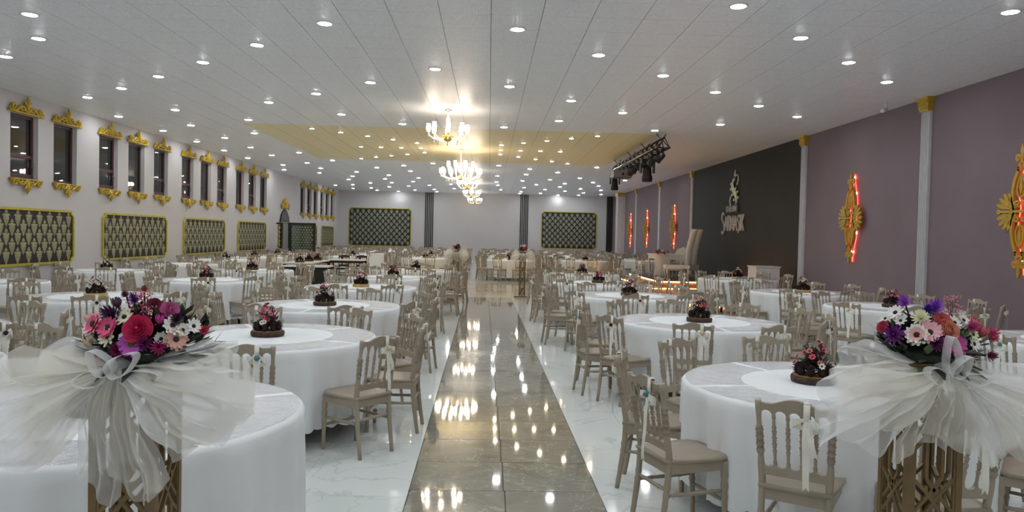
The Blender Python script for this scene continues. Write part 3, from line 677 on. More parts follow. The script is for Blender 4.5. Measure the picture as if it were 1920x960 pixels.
link('apron',MB().box(-.38,.38,-.76,-.73,.62,.74).box(-.38,.38,.73,.76,.62,.74).box(-.38,-.35,-.73,.73,.62,.74).box(.35,.38,-.73,.73,.62,.74).mesh('apron',M_white),t); four(t,cabriole(.74),.33,.7)
t=empty('bench',(5.85,23.25,ZS)); tag(t,'white upholstered bench with curved legs at the front of the stage','bench')
link('seat',MB().prism([(-.38,.42),(-.36,.36),(.36,.36),(.38,.42),(.36,.47),(-.36,.47)],-.2,.2,map=lambda u,v,w:(u,w,v)).mesh('seat',M_fabric),t); four(t,cabriole(.38),.3,.15)
t=empty('stool',(5.45,25.9,ZS)); tag(t,'small white stool with curved legs behind the draped flowers on the stage','stool')
link('seat',MB().box(-.22,.22,-.22,.22,.4,.48).mesh('seat',M_fabric),t); four(t,cabriole(.41),.17,.17)
t=empty('bridal_chair',(6.45,25.0,ZS),2.6); tag(t,'white ornate chair behind the bridal table on the stage','chair')
link('seat',MB().box(-.27,.27,-.25,.25,.42,.5).mesh('seat',M_fabric),t); four(t,cabriole(.42),.22,.2)
link('backrest',MB().prism([(-.25,.5),(.25,.5),(.27,.8),(.2,.95),(.1,.97),(0,1.03),(-.1,.97),(-.2,.95),(-.27,.8)],-.28,-.22,map=lambda u,v,w:(u,w,v)).mesh('backrest',M_fabric),t)
t=empty('throne',(6.45,23.75,ZS),-.85); tag(t,'very tall white tufted throne with a leaning two-lobed back on the stage','throne')
for s in (-1,1):
    m=MB().grid(lambda u,v:( -.02+.24*v**2+.08*cos(2*PI*u)*(1+.08*sin(40*v)),s*.155+.145*sin(2*PI*u)*(1-.2*v**8),.45+1.15*v),14,40,True)
    m.f.append(tuple(range(14))[::-1]); m.f.append(tuple(range(14*40,14*41))); m.mi+=[0,0]
    link('back_lobe',m.mesh('back_lobe',M_fabric,True),t)
link('seat',MB().box(-.62,.02,-.42,.42,.28,.46).mesh('seat',M_fabric),t)
link('leg',MB().tube([(-.55,-.36,.28),(-.55,-.36,0)],.03,8).mesh('leg',M_gold),t); link('leg',MB().tube([(-.55,.36,.28),(-.55,.36,0)],.03,8).mesh('leg',M_gold),t)
link('leg',MB().tube([(-.03,-.36,.28),(.0,-.36,0)],.03,8).mesh('leg',M_gold),t); link('leg',MB().tube([(-.03,.36,.28),(.0,.36,0)],.03,8).mesh('leg',M_gold),t)
tag(link('white_cabinet',MB().box(6.75,7.35,18.75,19.35,0,1.0).box(6.73,7.37,18.73,19.37,1.0,1.03).mesh('white_cabinet',M_white)),'plain white box cabinet standing before the black wall beside the pilaster','cabinet')
tag(link('cocktail_table',MB().grid(lambda u,v:(-3.25+(.2+.04*v)*cos(2*PI*u),22.0+(.2+.04*v)*sin(2*PI*u),1.05-1.03*v),24,4,True).lathe([(.2,1.05),(.2,1.06)],24,(-3.25,22,0)).mesh('cocktail_table',M_cloth,True)),'slim white draped stand among the chairs left of the dance floor','stand')
# ------------------------------------------------------------------ chair
def rake(z): return -.175-.075*max(0,(z-.45))/.44 if z>.45 else -.175-.05*((.45-z)/.45)**1.5
def px(z): return .172+.02*max(0,z-.45)/.44
def turned(p0,p1,prof,n):
    # prof list of (t,r)
    p0,p1=Vector(p0),Vector(p1); return [p0.lerp(p1,t) for t,r in prof],[r for t,r in prof]
def beads(t0,t1,nb,rs,rb):
    out=[]
    for i in range(nb):
        a=t0+(t1-t0)*i/nb; b=t0+(t1-t0)*(i+1)/nb; d=b-a
        out+=[(a,rs),(a+d*.12,rb*.9),(a+d*.2,rs*1.05),(a+d*.55,rb),(a+d*.88,rs*1.05)]
    return out
def chair_parts(seg=8):
    P={}
    def post(s):
        zs=[(0,.015),(.1,.0165),(.24,.018),(.255,.021),(.27,.017),(.3,.021),(.32,.018),(.45,.02),(.55,.0195),(.58,.017)]
        for i in range(4):
            z=.6+.035*i; zs+=[(z,.0145),(z+.003,.021),(z+.007,.017),(z+.017,.024),(z+.028,.017),(z+.031,.021)]
        zs+=[(.743,.0145),(.78,.0135),(.83,.017),(.875,.018)]
        return MB().tube([(s*px(z),rake(z),z) for z,r in zs],[r for z,r in zs],seg)
    P['post']=[post(-1),post(1)]
    def leg(s):
        zs=[(0,.014),(.08,.016),(.2,.018),(.22,.021),(.24,.017),(.27,.022),(.29,.022),(.31,.017),(.33,.022),(.36,.021),(.39,.018),(.42,.022)]
        return MB().tube([(s*(.18-.01*(.42-z)),.175+.02*(.42-z)/.42,z) for z,r in zs],[r for z,r in zs],seg)
    P['leg']=[leg(-1),leg(1)]
    ol=[(-.19,-.2),(.19,-.2),(.215,.1),(.205,.17),(.16,.205),(.08,.215),(-.08,.215),(-.16,.205),(-.205,.17),(-.215,.1)]
    s=MB(); n=len(ol)
    def ring_(k,z): 
        o=len(s.v); s.v.extend((x*k,y*k,z) for x,y in ol); return o
    a=ring_(.97,.425);b=ring_(1,.437);c=ring_(.985,.45);d=ring_(.8,.447)
    for p,q in ((a,b),(b,c),(c,d)):
        for i in range(n): s.f.append((p+i,p+(i+1)%n,q+(i+1)%n,q+i)); s.mi.append(0)
    s.f.append(tuple(d+i for i in range(n))); s.f.append(tuple(a+i for i in range(n))[::-1]); s.mi+=[0,0]
    P['seat']=s
    P['seat_frame']=MB().box(-.175,.175,.16,.185,.36,.428).box(-.175,.175,-.185,-.165,.37,.428).box(-.19,-.168,-.17,.17,.37,.428).box(.168,.19,-.17,.17,.37,.428)
    def railmap(u,v,w): return (u,rake(v)+w,v)
    xs=[-.192+.384*i/30 for i in range(31)]
    def topz(x): 
        a=abs(x)/.192; return .862+.030*max(0,cos(min(a/.62,1)*PI/2))**1.2+.004*cos(min(1,abs(a-.92)/.12)*PI/2)
    poly=[(x,topz(x)) for x in xs][::-1]
    bot=[]
    for k in range(5):
        x0=-.182+.0728*k; x1=x0+.0728; c=(x0+x1)/2; r=.030
        bot.append((x0+.001 if k else -.192,.79)); 
        for i in range(9):
            an=PI-PI*i/8; bot.append((c+r*cos(an),.803+.026*sin(an)))
    bot.append((.192,.79))
    P['top_rail']=MB().prism(bot+poly,-.012,.012,map=railmap)
    bot=[(-.172,.495),(.172,.495)]; tp=[]
    for k in range(5):
        x0=-.17+.068*k; c=x0+.034
        tp.append((x0,.56))
        for i in range(7): an=PI+PI*i/6; tp.append((c+.028*cos(an),.556+.018*sin(an)))
    tp.append((.17,.56))
    P['lower_rail']=MB().prism(bot+tp[::-1],-.011,.011,map=railmap)
    P['spindle']=[]
    for k in range(4):
        xb=-.102+.068*k; xt=-.1092+.0728*k
        prof=[(0,.009),(.04,.012),(.08,.008),(.22,.009),(.27,.0125),(.3,.009)]+beads(.34,.72,3,.0085,.015)+[(.74,.014),(.78,.009),(.9,.0075),(.94,.0115),(1,.009)]
        z0,z1=.553,.805; pts=[]
        for t,r in prof: z=z0+(z1-z0)*t; pts.append((xb+(xt-xb)*t,rake(z),z))
        P['spindle'].append(MB().tube(pts,[r for t,r in prof],max(5,seg-2)))
    st=lambda a,b:MB().tube([Vector(a).lerp(Vector(b),t) for t in (0,.2,.24,.28,.5,.72,.76,.8,1)],[.009,.0115,.0145,.0115,.0135,.0115,.0145,.0115,.009],max(5,seg-2))
    P['stretcher']=[st((-.17,-.19,.25),(-.175,.19,.25)),st((.17,-.19,.25),(.175,.19,.25)),st((-.17,rake(.27),.28),(.17,rake(.27),.28)),st((-.175,.185,.19),(.175,.185,.19))]
    return P
def ribbon(var):
    m=MB(); x=.075+.012*(var-1); w=.017
    # band over the rail
    m.box(x-w,x+w,rake(.87)-.017,rake(.87)-.013,.775,.884).box(x-w,x+w,rake(.87)+.013,rake(.87)+.017,.79,.884).box(x-w,x+w,rake(.87)-.017,rake(.87)+.017,.882,.886)
    yb=rake(.8)-.026
    L=(.33,.38,.26)[var]
    def tail(x0,x1,l,ph):
        def f(u,v): 
            z=.80-l*v; 
            if v>.98: z+= .02*(1-abs(u-.5)*2)
            return (x0+(x1-x0)*v+(u-.5)*.036*(1+.1*sin(5*v+ph)),yb-.012*sin(PI*v)-.004*sin(9*v+ph)+.05*v*(-.3),z)
        m.grid(f,2,9)
    tail(x,x+(.01,-.02,.0)[var],L,0)
    if var!=1: tail(x+.005,x+.05,L*.55,2)
    for s in (-1,1):
        for k in range(1):
            m.grid(lambda u,v:(x+s*(.012+.06*sin(PI*u)*1.0)*(.95),yb-.006-.028*sin(2*PI*u)*.8,.80-.045*u+.008+ (v-.5)*.036*(.35+.9*sin(PI*u)) - (.02 if s>0 else .0)*u),10,2)
    return m
rose_m={}
def rose_small():
    m=MB(); m.tube(spiral3(.013),.006,5); m.lathe([(.001,.0),(.014,.002),(.017,.009),(.013,.015),(.004,.012)],9); return m
def spiral3(r): return [(r*(1-.8*t/9)*cos(t*1.3),r*(1-.8*t/9)*sin(t*1.3),.012+.001*t) for t in range(10)]
XSC=Matrix.Diagonal((.91,1,1,1))
def slim(q):
    if isinstance(q,list): return [slim(a) for a in q]
    return MB().join(q,XSC)
CP={k:slim(v) for k,v in chair_parts(8).items()}; CHM={}
for k,v in CP.items():
    CHM[k]=[q.mesh(k,M_chair,True) for q in v] if isinstance(v,list) else v.mesh(k,M_chair,k in('seat',))
RIB=[slim(ribbon(i)).mesh('ribbon',M_ribbon,True) for i in range(3)]
RC={'wine':(96,24,38),'blue':(86,132,146),'pink':(206,92,130),'cream':(214,196,160),'teal':(96,160,160),'dark':(40,28,34)}
ROSE={k:rose_small().mesh('rose',rgbmat('rose_'+k,c),True) for k,c in RC.items()}
RX=[.068+.011*(v-1) for v in range(3)]
# medium chair
CM={k:slim(v) for k,v in chair_parts(6).items()}; bkm=MB()
for k in ('top_rail','lower_rail'): bkm.join(CM[k])
for s in CM['spindle']: bkm.join(s)
BACK_M=bkm.mesh('backrest',M_chair,True)
sfm=MB().join(CM['seat_frame'])
for s in CM['stretcher']: sfm.join(s)
FR_M=sfm.mesh('seat_frame',M_chair)
# far chair, one low mesh
def far_chair():
    m=MB()
    m.box(-.2,.2,-.19,.21,.40,.45)
    for s in (-1,1):
        m.tube([(s*.17,-.22,0),(s*.172,-.175,.45),(s*.19,-.25,.87)],.018,4,caps=False); m.tube([(s*.175,.19,0),(s*.18,.175,.41)],.018,4,caps=False)
    m.box(-.19,.19,-.262,-.238,.80,.865).box(-.1,.1,-.262,-.238,.865,.888).box(-.17,.17,-.2,-.18,.49,.56)
    for k in range(4): m.tube([(-.102+.068*k,-.19,.55),(-.109+.0728*k,-.242,.81)],.01,3,caps=False)
    m.box(-.17,.17,-.2,-.185,.26,.285).box(-.17,.17,.18,.195,.2,.22)
    m.box(.06,.095,-.275,-.262,.5,.885,1).box(.03,.125,-.29,-.275,.74,.8,1)
    return m
FARC=slim(far_chair()); FAR_M=FARC.mesh('far_chair',[M_chair,M_ribbon])
ORD=['nearest','second','third','fourth','fifth','sixth','seventh']
CL=['three','two','one','twelve','eleven','ten','nine','eight','seven','six','five','four']
placed=[]; nchairs=0; stuffch=MB()
def chair(x,y,face,lod,label,group,rose=None,var=0):
    """face: heading angle of the seat front"""
    global nchairs
    rz=face-PI/2
    if nchairs>=300: lod=3
    if lod==3:
        stuffch.join(FARC,Matrix.Translation((x,y,0))@Matrix.Rotation(rz,4,'Z')); return
    nchairs+=1
    if lod==2:
        o=link('dining_chair',FAR_M,None,(x,y,0),rz); tag(o,label,'chair',group); return
    e=empty('dining_chair',(x,y,0),rz); tag(e,label,'chair',group)
    link('seat',CHM['seat'],e)
    for m in CHM['post']: link('rear_leg',m,e)
    for m in CHM['leg']: link('front_leg',m,e)
    if lod==0:
        link('seat_frame',CHM['seat_frame'],e); link('top_rail',CHM['top_rail'],e); link('lower_rail',CHM['lower_rail'],e)
        for m in CHM['spindle']: link('spindle',m,e)
        for m in CHM['stretcher']: link('stretcher',m,e)
    else:
        link('seat_frame',FR_M,e); link('backrest',BACK_M,e)
    rb=link('ribbon',RIB[var],e)
    if rose: 
        o=link('rose',ROSE[rose],rb); o.matrix_local=Matrix.Translation((RX[var]+.004,rake(.8)-.035,.80))@Matrix.Rotation(PI/2,4,'X')@Matrix.Scale(1.15,4)
# ------------------------------------------------------------------ tables
RT=.91; ZT=.76
def cloth(seed,nseg=144,amp=1.0):
    r=random.Random(seed); ph=[r.random()*6.28 for _ in range(6)]
    m=MB()
    def fold(a): return .5+.5*sin(13*a+ph[0]+.8*sin(3*a+ph[1]))*.6+.2*sin(29*a+ph[2]+sin(5*a+ph[3]))
    def f(u,v):
        a=2*PI*u
        if v<.25: 
            q=v/.25; rr=RT*(1-.05*(1-q)**2)*q if q<1 else RT
            return (RT*q*.985*cos(a),RT*q*.985*sin(a),ZT)
        q=(v-.25)/.75
        if q<.08: 
            t=q/.08; rr=RT*.985+.02*sin(t*PI/2); z=ZT-.02*(1-cos(t*PI/2))
            return (rr*cos(a),rr*sin(a),z)
        t=(q-.08)/.92; hem=.15+.006*abs(sin(60*a))*(1 if t>.99 else 0)
        z=ZT-.02-(ZT-.02-.15)*t
        if t>.99: z=.15-.018*abs(sin(48*a/2))
        rr=RT+.005+amp*(.055*t**.6*(fold(a)-.5)*1.6-.02*t)
        return (rr*cos(a),rr*sin(a),z)
    m.grid(f,nseg,16,True); return m.mesh('tablecloth',M_cloth,True)
CLN=[cloth(s,288) for s in (1,2,3)]; CLF=[cloth(s,72) for s in (4,5)]
film=MB()
for k in range(5):
    a0=2*PI*k/5+.03; a1=2*PI*(k+1)/5-.03; rr=random.Random(k)
    p=[rr.random()*6 for _ in range(4)]
    film.grid(lambda u,v:((.54+.35*v)*cos(a0+(a1-a0)*u),(.54+.35*v)*sin(a0+(a1-a0)*u),ZT+.003+.0012*sin(23*u+p[0]+7*v)*sin(9*v+p[1])+.0010*sin(41*u+11*v+p[2])),36,12)
FILM=film.mesh('plastic_cover',M_film,True)
TTOP=MB().lathe([(.82,.70),(.86,.71),(.86,.745)],40).mesh('tabletop',mat('table_ply',(120,100,80),.6,noise=(9,.2)),True)
TLEG=MB().tube([(.5,0,.7),(.62,0,0)],.018,8).mesh('leg',M_blkmetal,True)
# centrepiece
def slice_mesh(): return MB().lathe([(.13,0),(.135,.004),(.14,.03),(.133,.044)],26).add([],[]).mesh('wood_slice',M_bark,True)
SLICE=slice_mesh(); SLTOP=MB().lathe([(.125,.0445),(.125,.047)],26).mesh('cut_face',M_wood)
SLICEY=MB().lathe([(.13,0),(.135,.004),(.14,.03),(.133,.044)],26).mesh('wood_slice',M_wood,True)
def cone_mesh():
    m=MB(); m.lathe([(.012,-.03),(.022,-.01),(.016,.03),(.003,.04)],8)
    for k in range(34):
        z=-.03+.068*k/34; a=k*2.4; r=.036*(1-(k/34-.35)**2*1.7)
        d=Vector((cos(a),sin(a),.35)); s=Vector((-sin(a),cos(a),0)); b=Vector((0,0,z))
        m.add([b+d*r*.3-s*.006,b+d*r*.3+s*.006,b+d*r+s*.009,b+d*r*1.12,b+d*r-s*.009],[(0,1,2,3,4)]); 
        m.add([b+d*r*.3+Vector((0,0,-.004)),b+d*r+s*.009,b+d*r*1.12,b+d*r-s*.009],[(0,3,2,1)])
    return m.mesh('pinecone',M_cone)
CONE=cone_mesh()
def tiny_flower(c,name):
    m=MB()
    for k in range(7):
        a=2*PI*k/7; ca,sa=cos(a),sin(a); 
        P=lambda r,t,z:(r*ca-t*sa,r*sa+t*ca,z)
        m.add([P(.003,0,0),P(.012,.006,.003),P(.02,.004,.006),P(.02,-.004,.006),P(.012,-.006,.003)],[(0,4,3,2,1)])
    m.lathe([(.006,0),(.006,.005),(.002,.007)],6,(0,0,.001),1)
    return m.mesh('small_flower',[rgbmat(name,c),rgbmat('flower_eye',(60,34,30))])
TF=[tiny_flower((214,78,112),'f_pink'),tiny_flower((232,226,212),'f_white'),tiny_flower((150,36,50),'f_red'),tiny_flower((200,120,110),'f_rose')]
def foliage(seed,n,rx,rz,mt,size=.03):
    r=random.Random(seed); m=MB()
    for k in range(n):
        th=r.random()*2*PI; ph=math.acos(r.random()*.95); q=r.uniform(.45,1)
        d=Vector((sin(ph)*cos(th),sin(ph)*sin(th),cos(ph))); p=Vector((d.x*rx*q,d.y*rx*q,d.z*rz*q))
        dd=(d+Vector((r.uniform(-.6,.6),r.uniform(-.6,.6),r.uniform(-.4,.6)))).normalized(); s=dd.cross(Vector((0,0,1))).normalized() if abs(dd.z)<.95 else Vector((1,0,0))
        l=size*r.uniform(.7,1.4); w=l*.22
        m.add([p,p+dd*l*.5+s*w,p+dd*l,p+dd*l*.5-s*w],[(0,1,2,3)])
    return m.mesh('greenery',mt)
CPG=[foliage(s,260,.10,.19,mat('dry_moss',(60,46,32),.8,noise=(60,.4)),.035) for s in (1,2)]
def centrepiece(x,y,label,lod=0,wh=False,seed=0):
    r=random.Random(seed+5); e=empty('pinecone_centrepiece',(x,y,ZT+.002),r.random()*6); tag(e,label,'centrepiece','pinecone centrepieces on the tables')
    link('wood_slice',SLICEY if wh else SLICE,e); link('cut_face',SLTOP,e)
    o=link('greenery',CPG[seed%2],e,(0,0,.05)); o['kind']='stuff'
    nc=9 if lod==0 else 7
    for k in range(nc):
        a=2*PI*k/nc; o=link('pinecone',CONE,e,(.095*cos(a),.095*sin(a),.078),a); o.scale=(1.05,)*3
    for k in range(3): a=2*PI*k/3+.5; link('pinecone',CONE,e,(.04*cos(a),.04*sin(a),.115),a)
    nf=30 if lod==0 else 16
    for k in range(nf):
        a=r.random()*2*PI; h=r.uniform(0,1)**.8; rr=.128*(1-h*.8); 
        q=Vector((cos(a)*.9,sin(a)*.9,.25+h)).normalized()
        mi=(1 if r.random()<.8 else 0) if wh else r.choice([0,0,1,1,2,3])
        M_=Matrix.Translation((rr*cos(a),rr*sin(a),.115+.15*h))@q.to_track_quat('Z','Y').to_matrix().to_4x4()@Matrix.Scale(1.05,4)
        link('small_flower',TF[mi],e,M=M_)
# ---- table list: key, x, y, description, first angle, count, lod, centrepiece
TAB=[('T1',-1.82,3.68,'nearest table left of the aisle',100,0,0),
 ('T2',-1.86,6.42,'second table left of the aisle',285,10,0),('T3',-1.98,9.2,'third table left of the aisle',251,10,0),('T4',-2.1,12.5,'fourth table left of the aisle',263,10,0),
 ('T5',-1.95,15.5,'fifth table left of the aisle',280,10,1),('T6',-1.8,18.7,'sixth table left of the aisle',272,10,1),
 ('R1',2.16,4.62,'nearest table right of the aisle',88,0,0),('R2',2.32,8.15,'second table right of the aisle',249,11,0),('R3',2.22,11.7,'third table right of the aisle',258,10,0),
 ('R4',2.2,14.9,'fourth table right of the aisle',270,10,1),('R5',2.32,18.5,'fifth table right of the aisle',255,10,1),
 ('L1',-4.05,4.75,'left edge table behind the tulle',60,0,0),('L2',-5.1,6.5,'table cut by the left frame edge',250,8,0),
 ('L3',-5.03,9.8,'left table with pale log centrepiece',262,10,0),('L4',-4.98,13.45,'middle table of second left column',255,10,0),('L5',-5.35,17.2,'farther table of second left column',270,10,1),
 ('W1',-7.9,12.0,'table below the nearest damask panel',250,10,0),('W2',-7.95,15.9,'left wall table between two nearest panels',262,10,1),('W3',-7.9,19.5,'left wall table below the second panel',270,9,1),
 ('S1',5.75,7.0,'right edge table behind the bouquet',200,8,0),('S2',5.75,10.5,'mauve wall table near the nearest pilaster',255,10,0),('S3',5.65,13.3,'mauve wall table below the gold ornament',275,10,0),('S4',5.9,17.6,'black wall table near the white cabinet',262,10,1)]
def free(x,y,d=.42):
    for a,b in placed:
        if abs(a-x)<d and math.hypot(a-x,b-y)<d: return False
    return True
def table(key,x,y,desc,lod,i):
    t=empty('round_table',(x,y,0),R.random()*6); tag(t,'round folding table under the white cloth, '+desc,'table','round banquet tables')
    link('tabletop',TTOP,t)
    for k in range(4): link('leg',TLEG,t,(0,0,0),PI/2*k)
    c=link('tablecloth',(CLN[i%3] if lod==0 else CLF[i%2]),None,(x,y,0),R.random()*6); tag(c,'white floor-length cloth on the '+desc,'tablecloth','white round tablecloths')
    if lod<2: f=link('plastic_cover',FILM,None,(x,y,.0015),R.random()*6); tag(f,'clear crinkled plastic ring cover on the '+desc,'table cover','clear plastic covers on the tables')
roses=['wine','blue','pink','cream','dark','wine','teal','dark']
CR_=1.10
def ringchairs(key,x,y,desc,a0,n,lod,skip=()):
    for k in range(n):
        a=math.radians(a0+360/n*k+R.uniform(-5,5)); r=CR_+R.uniform(-.02,.05)
        cx,cy=x+r*cos(a),y+r*sin(a)
        cx=min(max(cx,XL+.33),XR-.33)
        for _ in range(8):
            if free(cx,cy): break
            a+=.06; cx,cy=x+r*cos(a),y+r*sin(a); cx=min(max(cx,XL+.33),XR-.33)
        if not free(cx,cy): continue
        hour=CL[round(math.degrees(a)/30)%12]
        placed.append((cx,cy))
        v=R.randrange(3); rs=R.choice(roses) if R.random()<.6 else None
        chair(cx,cy,math.atan2(y-cy,x-cx)+R.uniform(-.09,.09),lod,'beige chair with bow, %s o\'clock of %s'%(hour,desc),'beige chairs with bows around the tables',rs,v)
# explicit foreground chairs: (table centre key, angle deg, radius, rose, var, label)
EXP=[('R1',238,1.02,None,0,'beige chair seen from behind with long ribbon, front of nearest right table'),
 ('R1',200,1.10,'blue',1,'beige chair with blue rose bow on the aisle side of nearest right table'),
 ('R1',160,1.08,'pink',0,'beige chair with pink rose bow, half hidden behind the blue rose chair'),
 ('R1',122,1.08,'cream',2,'beige chair facing the camera behind nearest right table, aisle side'),
 ('R1',86,1.15,'dark',1,'beige chair facing the camera at the far middle of nearest right table'),
 ('R1',270,1.08,None,2,'beige chair half hidden behind the right gold flower stand'),
 ('R1',322,1.10,None,0,'beige chair at the lower right corner of the photo'),
 ('R1',358,1.12,'cream',1,'beige chair at the right frame edge, above the lower right corner chair'),
 ('R1',50,1.12,None,2,'beige chair behind the right tulle bow, facing the camera')]
TD={t[0]:t for t in TAB}
for k,a,r,rs,v,lb in EXP:
    t=TD[k]; a=math.radians(a); cx,cy=t[1]+r*cos(a),t[2]+r*sin(a); placed.append((cx,cy))
    chair(cx,cy,math.atan2(t[2]-cy,t[1]-cx)+R.uniform(-.05,.05),0,lb,'beige chairs with bows around the tables',rs,v)
# chair behind the left stand between the tables
cx,cy=-3.55,5.75; placed.append((cx,cy)); chair(cx,cy,math.radians(-112),0,'beige chair with white bow rising left of the left bouquet, behind the tulle','beige chairs with bows around the tables',None,2)
TABS=sorted(TAB,key=lambda t:t[2])
for i,(key,x,y,desc,a0,n,lod) in enumerate(TABS):
    table(key,x,y,desc,lod,i)
    if n: ringchairs(key,x,y,desc,a0,n,lod)
CPS={'T1':(-.05,-.02,0),'T2':(0,0,0),'T3':(0,0,0),'T4':(0,0,0),'T5':(0,0,1),'T6':(0,0,1),'R1':(-.07,.1,0),'R2':(0,0,0),'R3':(0,0,0),'R4':(0,0,1),'R5':(0,0,1),'L3':(0,0,0),'L4':(0,0,0),'L5':(0,0,1),'W2':(0,0,1),'S2':(0,0,0),'S3':(0,0,0),'S4':(0,0,1)}
for i,(k,(dx,dy,ld)) in enumerate(CPS.items()):
    t=TD[k]; wh=k in('L3','L4','W2','S3','S4','T4'); centrepiece(t[1]+dx,t[2]+dy,'pinecone log with %s flowers on the %s'%('white' if wh else 'pink and white',t[3]),ld,wh if k!='S2' else False,i)
# far field
far=[]
for x in (-7.9,-5.15,-2.35,.85,3.75,6.35):
    y0={-7.9:22.9,-5.15:28.6,-2.35:28.2,.85:28.2,3.75:29.0,6.35:31.0}[x]; y=y0
    while y<45.6: far.append((x,y)); y+=2.75
far+=[(-7.9,22.9)][:0]
far.sort(key=lambda t:t[1])
for i,(x,y) in enumerate(far):
    colname={-7.9:'column beside the left wall',-5.15:'second column from the left wall',-2.35:'column left of the far lane',.85:'column right of the far lane',3.75:'second column from the right wall',6.35:'column beside the right wall'}[x]
    row=[f for f in far if f[0]==x].index((x,y))
    d='%s table of the far %s'%(ORD[row] if row<7 else 'eighth' if row==7 else 'ninth',colname)
    c=link('tablecloth',CLF[i%2],None,(x,y,0),R.random()*6); tag(c,'white cloth on the '+d,'tablecloth','white round tablecloths')
    a0=R.uniform(0,36)
    for k in range(10):
        a=math.radians(a0+36*k); cx,cy=x+1.1*cos(a),y+1.1*sin(a); cx=min(max(cx,XL+.33),XR-.33)
        if cy>YB-.35 or not free(cx,cy,.36): continue
        if x==6.35 and cy<28 : continue
        placed.append((cx,cy)); chair(cx,cy,math.atan2(y-cy,x-cx)+R.uniform(-.1,.1),2,'distant beige chair around the '+d,'beige chairs of the far block')
    if i<9: centrepiece(x,y,'dark pinecone centrepiece on the '+d,1,i%2==0,i+40)
o=link('dining_chair_crowd',stuffch.mesh('far_chairs',[M_chair,M_ribbon])); tag(o,'crowd of small beige chairs around the farthest tables by the back wall','chairs',None,'stuff')
# rectangular service tables
def rect_table(x,y,w,l,label,skirt=False):
    t=empty('service_table',(x,y,0)); tag(t,label,'table','white topped service tables with black legs')
    link('tabletop',MB().box(-w/2,w/2,-l/2,l/2,.73,.765).mesh('tabletop',M_white),t)
    lg=MB().box(-.02,.02,-.02,.02,0,.73).mesh('leg',M_blkmetal)
    for sx in (-1,1):
        for sy in (-1,1): link('leg',lg,t,(sx*(w/2-.04),sy*(l/2-.04),0))
    link('rail',MB().box(-w/2+.04,w/2-.04,-l/2+.03,-l/2+.06,.66,.73).box(-w/2+.04,w/2-.04,l/2-.06,l/2-.03,.66,.73).mesh('rail',M_blkmetal),t)
    if skirt: link('skirt',MB().box(-w/2+.03,w/2-.03,-l/2+.01,-l/2+.025,.1,.7).mesh('skirt',M_blk),t)
rect_table(-4.65,25.0,1.15,.7,'white topped service table with thin black legs, farthest of three')
rect_table(-5.45,22.8,.8,2.6,'long white service table carrying three dark centrepieces')
rect_table(-4.75,19.95,1.2,.7,'white service table with a black skirt, nearest of three',True)
for k,y in enumerate((21.9,22.8,23.7)): centrepiece(-5.45+.05*k,y,['nearest','middle','farthest'][k]+' of three dark centrepieces on the long service table',1,False,60+k)
for x,y,f,lb in ((-4.35,25.7,-90,'dark chair behind the farthest service table, right one'),(-4.95,25.7,-90,'dark chair behind the farthest service table, left one')):
    m_=mat('dark_chair_wood',(60,44,38),.4,noise=(9,.2)); mm=FARC.mesh('dark_chair',[m_,m_]); o=link('dark_chair',mm,None,(x,y,0),math.radians(f)-PI/2); tag(o,lb,'chair')
# ------------------------------------------------------------------ flowers
def petal_ring(m,n,r0,r1,w,lift,curl,seed=0,ph=0,mi=0,tipmi=None,z0=0):
    r=random.Random(seed)
    for k in range(n):
        a=2*PI*(k+ph)/n+r.uniform(-.06,.06); L=r1*r.uniform(.92,1.06); ca,sa=cos(a),sin(a)
        def P(t,s):
            rad=r0+(L-r0)*t; wid=w*(sin(PI*min(1,.12+.80*t)))**.7*s
            z=z0+lift*t+curl*t*t-abs(s)*.15*w*(1 if s else 0)
            return (rad*ca-wid*sa,rad*sa+wid*ca,z)
        o=len(m.v); T=(0,.35,.7,.92,1.0)
        for t in T:
            for s in (-1,0,1): m.v.append(P(t,s*(1 if t<1 else .45)))
        for i in range(4):
            for j in range(2):
                q=o+i*3+j; m.f.append((q,q+1,q+4,q+3)); m.mi.append(tipmi if (tipmi is not None and i>=2) else mi)
def daisy(c,c2=None,n=12,R_=1.0,eye=(60,44,24),seed=0,name='daisy'):
    m=MB(); petal_ring(m,n,.12,1,.2,.12,.08,seed,0,0,1 if c2 else None); petal_ring(m,n,.12,.86,.19,.2,.12,seed+1,.5,0,1 if c2 else None,.03)
    mats=[rgbmat('petal_%d_%d_%d'%c,c)]+([rgbmat('petal_%d_%d_%d'%c2,c2)] if c2 else [])
    e=MB().lathe([(.24,.02),(.25,.1),(.18,.17),(.05,.15)],12)
    return (m.mesh(name,mats,True),e.mesh(name+'_eye',mat('eye_%d_%d_%d'%eye,eye,.9,noise=(30,.3)),True),name)
def rosef(c,seed=0,name='rose',inner=None,openr=1.0):
    m=MB(); r=random.Random(seed)
    for k,(n,rr,h,w) in enumerate(((6,.98,.35,.46),(6,.84,.5,.42),(5,.64,.62,.38),(5,.46,.7,.32),(4,.3,.74,.24),(3,.16,.76,.16))):
        for q in range(n):
            a=2*PI*(q+.5*(k%2))/n+r.uniform(-.1,.1); ca,sa=cos(a),sin(a)
            def P(u,v): # u across, v up
                s=(u-.5)*2; rad=rr*(.45+.6*sin(v*PI/2)*(1-.12*s*s)) ; wid=w*s*(.4+.75*v); z=h*v*1.0-.1*s*s*v
                an=wid/rad if rad>.01 else 0
                return (rad*cos(a+an),rad*sin(a+an),z-.05)
            m.grid(P,4,4)
    return (m.mesh(name,[rgbmat('petal_%d_%d_%d'%c,c)],True),MB().lathe([(.1,.45),(.1,.6),(.03,.66)],8).mesh(name+'_heart',rgbmat('heart_%d_%d_%d'%(inner or c),inner or c),True),name)
